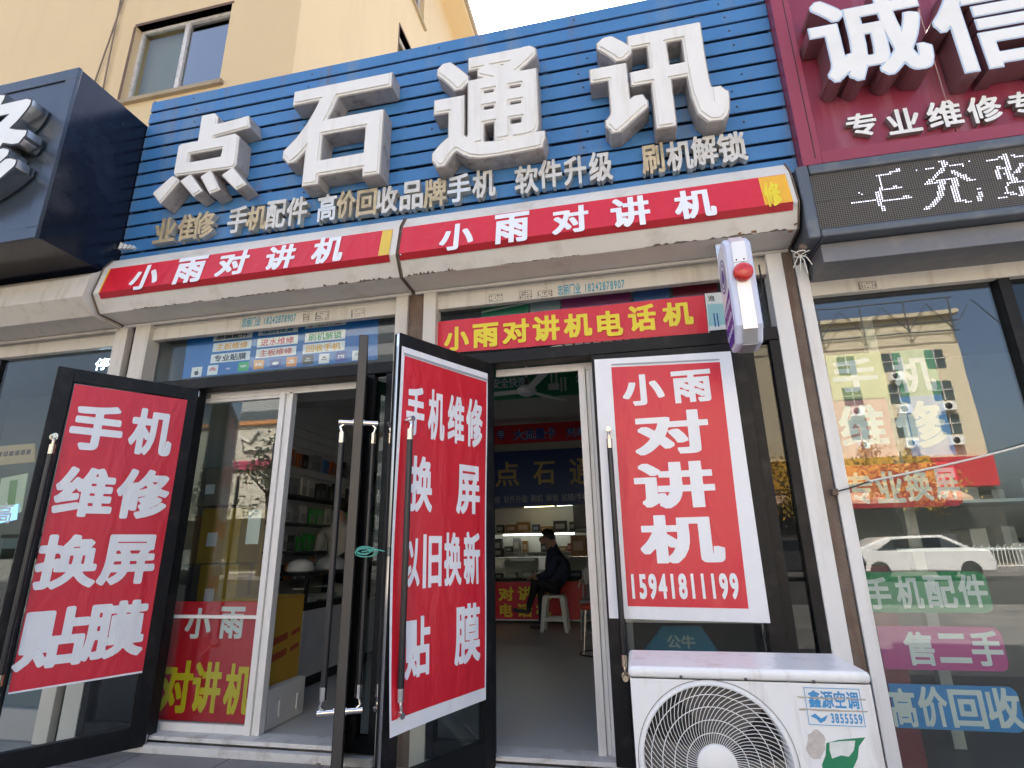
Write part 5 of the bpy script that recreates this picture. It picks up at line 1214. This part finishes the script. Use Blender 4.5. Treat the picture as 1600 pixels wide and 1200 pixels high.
reg = {'*': jack, ('neck', 'head'): skin, ('head', 'crown'): skin, ('head', 'face'): skin, ('face', 'nose'): skin, ('face', 'chin'): skin}
for s, nm in ((-1, 'n'), (1, 'f')):
    sh_ = Vector(pp(871, 866))+Vector((0, s*.20, 0)); el = Vector(pp(862, 896))+Vector((0, s*.24, 0)); wr = Vector(pp(842, 902))+Vector((.0, s*.10, .02))
    J['sh'+nm] = (sh_, .095); J['el'+nm] = (el, .072); J['wr'+nm] = (wr, .034); J['pa'+nm] = (wr+Vector((-.06, -s*.02, -.01)), (.036, .018))
    bones += [('chest', 'sh'+nm), ('sh'+nm, 'el'+nm), ('el'+nm, 'wr'+nm), ('wr'+nm, 'pa'+nm)]; reg[('wr'+nm, 'pa'+nm)] = skin
    pa = J['pa'+nm][0]
    for k, (dy, ln) in enumerate(((-.03, .055), (-.011, .068), (.009, .064), (.028, .05))):
        a = pa+Vector((-.03, dy, .0)); c = a+Vector((-ln*.6, 0, -.012)); e = c+Vector((-ln*.3, 0, -.03))
        J['f%s%da' % (nm, k)] = (a, .0095); J['f%s%db' % (nm, k)] = (c, .0088); J['f%s%dc' % (nm, k)] = (e, .008)
        for q in (('pa'+nm, 'f%s%da' % (nm, k)), ('f%s%da' % (nm, k), 'f%s%db' % (nm, k)), ('f%s%db' % (nm, k), 'f%s%dc' % (nm, k))): bones.append(q); reg[q] = skin
    a = wr+Vector((-.03, -s*.035, .018)); c = a+Vector((-.035, -s*.012, .0)); J['th'+nm] = (a, .011); J['tt'+nm] = (c, .009)
    for q in (('wr'+nm, 'th'+nm), ('th'+nm, 'tt'+nm)): bones.append(q); reg[q] = skin
# planted leg (far) and crossed leg (near)
hip1 = pel+Vector((-.03, .09, -.03)); kn1 = Vector(pp(843, 917))+Vector((0, .08, 0)); an1 = Vector((kn1.x-.0, kn1.y, .085)); to1 = an1+Vector((-.17, 0, -.05))
hip2 = pel+Vector((-.03, -.09, -.01)); kn2 = Vector(pp(838, 910))+Vector((0, -.08, .03)); an2 = Vector(pp(826, 950))+Vector((0, -.02, 0)); to2 = Vector(pp(801, 951))+Vector((0, -.04, -.01))
for n, h, k, a, t_ in (('1', hip1, kn1, an1, to1), ('2', hip2, kn2, an2, to2)):
    J['hip'+n] = (h, .095); J['kn'+n] = (k, .066); J['calf'+n] = (k.lerp(a, .35)+Vector((.012, 0, 0)), .058); J['an'+n] = (a, .04); J['heel'+n] = (a+Vector((.02, 0, -.05)), (.035, .033)); J['toe'+n] = (t_, (.036, .022))
    bones += [('pelvis', 'hip'+n), ('hip'+n, 'kn'+n), ('kn'+n, 'calf'+n), ('calf'+n, 'an'+n), ('an'+n, 'heel'+n), ('heel'+n, 'toe'+n)]
    for q in (('hip'+n, 'kn'+n), ('kn'+n, 'calf'+n), ('calf'+n, 'an'+n)): reg[q] = trous
    reg[('an'+n, 'heel'+n)] = shoe; reg[('heel'+n, 'toe'+n)] = shoe
reg[('pelvis', 'hip1')] = trous; reg[('pelvis', 'hip2')] = trous
def hair1(b):
    c = hd+Vector((.026, 0, .035)); n, m_ = 24, 12; vs = []
    for i in range(m_+1):
        for k in range(n):
            a = 2*math.pi*k/n; back = .5+.5*math.cos(a)
            th = math.pi*(.36+.36*back)*i/m_; rr = 1+.035*math.sin(k*5+i*3)
            vs.append(c+Vector((.106*math.sin(th)*math.cos(a)*rr, .098*math.sin(th)*math.sin(a)*rr, .108*math.cos(th)*rr)))
    b.add(vs, [(i*n+k, i*n+(k+1) % n, (i+1)*n+(k+1) % n, (i+1)*n+k) for i in range(m_) for k in range(n)], hairm, True)
figure('man in a dark blue jacket sitting on a stool with crossed legs, facing left', J, bones, reg, hair1, (pel.x, pel.y, 0))
# second person, standing behind the left counter
bx_ = at(533, 830, 2.6); X2, Y2 = bx_.x-.02, 2.6
P3 = lambda dx, dy, z: Vector((X2+dx, Y2+dy, z))
white_top = mat('pale_grey_top', (.42, .43, .43), .8, var=.1, bump=.3, bscale=14)
J = {'pelvis': (P3(0, 0, .88), (.14, .11)), 'waist': (P3(0, 0, 1.02), (.14, .11)), 'chest': (P3(0, 0, 1.22), (.165, .12)), 'neck': (P3(0, -.01, 1.40), .056), 'head': (P3(0, -.03, 1.52), (.08, .088)), 'crown': (P3(0, -.02, 1.585), (.072, .08)), 'face': (P3(.02, -.08, 1.49), (.045, .045)), 'nose': (P3(.03, -.135, 1.505), .013)}
bones = [('pelvis', 'waist'), ('waist', 'chest'), ('chest', 'neck'), ('neck', 'head'), ('head', 'crown'), ('head', 'face'), ('face', 'nose')]
reg = {'*': white_top, ('neck', 'head'): skin, ('head', 'crown'): skin, ('head', 'face'): skin, ('face', 'nose'): skin}
for s, nm in ((-1, 'l'), (1, 'r')):
    J['sh'+nm] = (P3(s*.19, 0, 1.33), .062); J['el'+nm] = (P3(s*.24, -.05, 1.07), .047); J['wr'+nm] = (P3(s*.16, -.25, .99), .033); J['pa'+nm] = (P3(s*.13, -.32, .97), (.036, .018))
    bones += [('chest', 'sh'+nm), ('sh'+nm, 'el'+nm), ('el'+nm, 'wr'+nm), ('wr'+nm, 'pa'+nm)]; reg[('wr'+nm, 'pa'+nm)] = skin
    for k, dx in enumerate((-.028, -.009, .01, .028)):
        J['g%s%d' % (nm, k)] = (P3(s*.12+dx, -.37, .96), .009); J['h%s%d' % (nm, k)] = (P3(s*.12+dx, -.41+.01*abs(k-1), .94), .008)
        for q in (('pa'+nm, 'g%s%d' % (nm, k)), ('g%s%d' % (nm, k), 'h%s%d' % (nm, k))): bones.append(q); reg[q] = skin
    J['th'+nm] = (P3(s*.08, -.31, .975), .01); bones.append(('wr'+nm, 'th'+nm)); reg[('wr'+nm, 'th'+nm)] = skin
    J['hip'+nm] = (P3(s*.09, 0, .84), .085); J['kn'+nm] = (P3(s*.10, -.01, .46), .06); J['an'+nm] = (P3(s*.10, .02, .08), .042); J['toe'+nm] = (P3(s*.11, -.13, .03), (.04, .025))
    bones += [('pelvis', 'hip'+nm), ('hip'+nm, 'kn'+nm), ('kn'+nm, 'an'+nm), ('an'+nm, 'toe'+nm)]
    for q in (('pelvis', 'hip'+nm), ('hip'+nm, 'kn'+nm), ('kn'+nm, 'an'+nm)): reg[q] = trous
    reg[('an'+nm, 'toe'+nm)] = shoe
def hair2(b): b.lathe([(0, .095), (.05, .085), (.085, .04), (.095, -.01), (.088, -.05), (.07, -.06)], P3(0, -.01, 1.565), (0, .15, 1), hairm, 20)
# keep the body clear of the counter
figure('person in a pale grey top standing behind the middle door', J, bones, reg, hair2, (X2, Y2, 0))
#@@SPLIT3

# ================================================================== ACROSS THE STREET (seen in the window glass)
cream = mat('cream_facade', (.66, .58, .42), .8, var=.06); wing = glass_mat('far_window_glass', (.25, .3, .3), .12)
ob = thing('apartment_building', (9, -28, -.08), 'cream building across the street reflected in the right window', 'building')
cols_x = [-1, 1.4, 3.8, 6.2, 8.7, 11.2, 13.3, 15.2]; rows_z = [9.3, 7.65, 6.0]
MB().box(-2.4, 16.4, -33, -26, -.08, 11.9, cream).build('wall', ob)
MB().box(-2.5, 16.6, -33, -25.7, 11.9, 12.1, mat('cornice', (.55, .48, .35), .8)).build('roof', ob)
for x in cols_x:
    for z in rows_z:
        b = MB(); b.box(x-.42, x+.42, -26, -25.97, z-.1, z+.85, mat('far_window_dark', (.08, .10, .10), .2)); b.box(x-.45, x+.45, -25.97, -25.93, z+.38, z+.42, PVC); b.box(x-.02, x+.02, -25.97, -25.93, z-.1, z+.85, PVC); b.build('window', ob)
        if (x*3+z) % 2 > .9:
            b = MB(); b.box(x-.3, x+.25, -25.95, -25.65, z-.65, z-.25, ILLUM_W); b.lathe([(.15, 0), (.15, .01), (0, .01)], (x-.08, -25.65, z-.45), (0, 1, 0), BLK, 16); b.build('air_conditioner', ob)
b = MB()
for k in range(10):
    x = -1.8+k*2; b.tube([(x, -25.6, 11.0), (x, -25.6, 12.7)], .04, grf, 6); b.tube([(x, -25.6, 11.1), (x+1, -25.6, 12.5), (x+2, -25.6, 11.1)], .03, grf, 6)
for z in (11.0, 11.5, 12.7): b.tube([(-2, -25.6, z), (16.4, -25.6, z)], .04, grf, 6)
b.build('roof_frame', ob)
b = MB(); b.box(6, 13.8, -25.98, -25.6, 3.6, 4.9, mat('amber_sign', (.62, .33, .04), .5)); b.box(13.9, 16.4, -25.98, -25.6, 3.4, 4.8, mat('red_sign', (.55, .03, .04), .5)); b.build('sign_band', ob)
b = MB(); b.box(5, 16.4, -25.99, -25.9, .1, 3.3, mat('dark_shopfront', (.06, .06, .055), .3)); b.build('shopfront', ob)
for x0 in (6.2, 9.2, 12.2): b = MB(); b.prism([(-25.9, 3.3), (-24.9, 2.9), (-24.9, 2.75), (-25.9, 3.1)], lambda y, z: (x0, y, z), lambda y, z: (x0+2.6, y, z), mat('awning_cloth', (.55, .38, .25), .8)); b.build('awning', ob)
ob2 = thing('shop_building', (-20, -28, -.08), 'lower cream building with a crown emblem across the street on the left', 'building')
MB().box(-30, -17, -32, -26, -.08, 8.7, mat('pale_facade', (.68, .64, .54), .8, var=.06)).build('wall', ob2)
MB().box(-30.2, -16.8, -32, -25.8, 8.7, 8.95, mat('orange_coping', (.62, .28, .10), .7)).build('roof', ob2)
b = MB(); gw = mat('emblem_white', (.75, .74, .70), .5)
for a, c in (((-23.3, 7.1), (-21.3, 7.1)), ((-23.3, 7.1), (-23.6, 8.0)), ((-23.6, 8.0), (-22.9, 7.6)), ((-22.9, 7.6), (-22.3, 8.4)), ((-22.3, 8.4), (-21.7, 7.6)), ((-21.7, 7.6), (-21.0, 8.0)), ((-21.0, 8.0), (-21.3, 7.1))): b.tube([(a[0], -25.9, a[1]), (c[0], -25.9, c[1])], .07, gw, 6)
b.build('crown_emblem', ob2)
b = MB(); pk = mat('pink_letters', (.62, .06, .16), .5)
for k in range(5): b.box(-24.2+k*.78, -23.6+k*.78, -25.99, -25.85, 5.9, 6.5, pk)
b.build('sign_band', ob2)
b = MB(); b.box(-30, -17, -25.995, -25.9, .1, 3.0, mat('dark_shopfront', (0, 0, 0))); b.build('shopfront', ob2)
tb = thing('apartment_building', (-34, -60, 0), 'grey tower block far across the street', 'building')
MB().box(-48, -26, -64, -56, 0, 30, mat('tower_grey', (.40, .42, .44), .8)).build('wall', tb)
b = MB()
for k in range(9): b.box(-47.9, -26.1, -56, -55.9, 2+k*3, 3.3+k*3, mat('tower_window', (.10, .12, .14), .2))
b.build('window_bands', tb)
bark = mat('bark', (.10, .075, .055), .9, var=.3); leafg = mat('leaf_green_tree', (.065, .11, .03), .6, var=.4, vscale=1); leafy = mat('leaf_golden_tree', (.42, .27, .03), .6, var=.4, vscale=1)
def tree(x, y, h, r, lm_, label, n=1400):
    t = thing('street_tree', (x, y, -.08), label, 'tree', 'trees across the street')
    b = MB(); b.tube([(x, y, -.08), (x+.1, y, h*.35), (x+.05, y, h*.6), (x+.15, y+.1, h*.9)], [.16, .12, .08, .03], bark, 8)
    for k in range(6):
        a = k*1.1; z = h*(.38+.07*k); b.tube([(x+.06, y, z), (x+r*.5*math.cos(a), y+r*.5*math.sin(a), z+h*.12), (x+r*.8*math.cos(a), y+r*.8*math.sin(a), z+h*.2)], [.06, .04, .015], bark, 6)
    b.build('trunk', t)
    b = MB(); cl = [Vector((random.gauss(0, r*.5), random.gauss(0, r*.5), h*.66+random.gauss(0, h*.14))) for _ in range(26)]
    for k in range(n):
        c = random.choice(cl)+Vector((random.gauss(0, r*.17), random.gauss(0, r*.17), random.gauss(0, r*.15))); u = Vector((random.gauss(0, 1), random.gauss(0, 1), random.gauss(0, 1))).normalized(); v = u.orthogonal().normalized(); s = random.uniform(.07, .13)
        c += Vector((x, y, 0)); b.quad([c-u*s, c+v*s*.5, c+u*s, c-v*s*.5], lm_)
    b.build('crown', t)
tree(-21.5, -21.7, 6.2, 1.6, leafg, 'green street tree across the road before the crown emblem')
tree(-18.4, -22.0, 7.5, 1.8, leafg, 'taller green street tree across the road')
tree(11.0, -22.3, 5.2, 1.7, leafy, 'golden leaved street tree across the road on the right')
tree(7.2, -22.3, 5.0, 1.6, leafy, 'smaller golden leaved street tree across the road')
fm = mat('white_fence_paint', (.75, .75, .73), .5); fe = thing('railing_fence', (4, -20.9, -.08), 'white looped railing fence along the far kerb', 'fence')
b = MB()
for z in (.15, .75): b.tube([(-6, -20.9, z), (16, -20.9, z)], .025, fm, 6)
for k in range(90):
    x = -6+k*.244; b.tube([(x, -20.9, .1), (x, -20.9, .8), (x+.06, -20.9, .9), (x+.12, -20.9, .8), (x+.12, -20.9, .1)], .014, fm, 5, False)
b.build('railing', fe)
def car(x, y, label, col):
    t = thing('parked_car', (x, y, -.2), label, 'car', 'cars across the street'); cm = mat('car_paint_'+label.split()[0], col, .25, coat=.8)
    pr_ = [(-2.1, .3), (-2.15, .65), (-2.1, .9), (-1.95, 1.05), (-1.0, 1.42), (.7, 1.45), (1.45, 1.05), (2.0, .95), (2.12, .6), (2.05, .3)]
    b = MB(); b.prism(pr_, lambda u, v: (x+u, y-.82, v-.2), lambda u, v: (x+u, y+.82, v-.2), cm); b.build('body', t, .06, 3)
    b = MB()
    for s in (-1, 1): b.prism([(-1.35, 1.0), (-.85, 1.33), (.62, 1.37), (1.2, 1.05)], lambda u, v: (x+u, y+s*.822, v-.2), lambda u, v: (x+u, y+s*.835, v-.2), mat('car_window', (.02, .025, .03), .1))
    b.build('window', t)
    for u in (-1.35, 1.3):
        for s in (-1, 1):
            b = MB(); b.lathe([(0, .1), (.18, .1), (.2, .08), (.31, .08), (.32, 0), (.31, -.08), (0, -.08)], (x+u, y+s*.78, .12), (0, s, 0), mat('tyre', (.02, .02, .02), .8), 24); b.build('wheel', t)
cpx = at(1425, 860, 18.8).x
car(cpx, -18.8, 'white hatchback parked across the street', (.75, .75, .75)); car(-20.5, -18.8, 'silver hatchback parked across the street on the left', (.45, .46, .47)); car(5.5, -18.8, 'dark hatchback parked across the street', (.05, .05, .06))
# drop the build notes
for o in bpy.data.objects:
    if '_w' in o.keys(): del o['_w']
    if o.parent is None and o.type in ('MESH', 'EMPTY') and 'label' not in o.keys() and 'kind' not in o.keys(): print('NO LABEL', o.name)
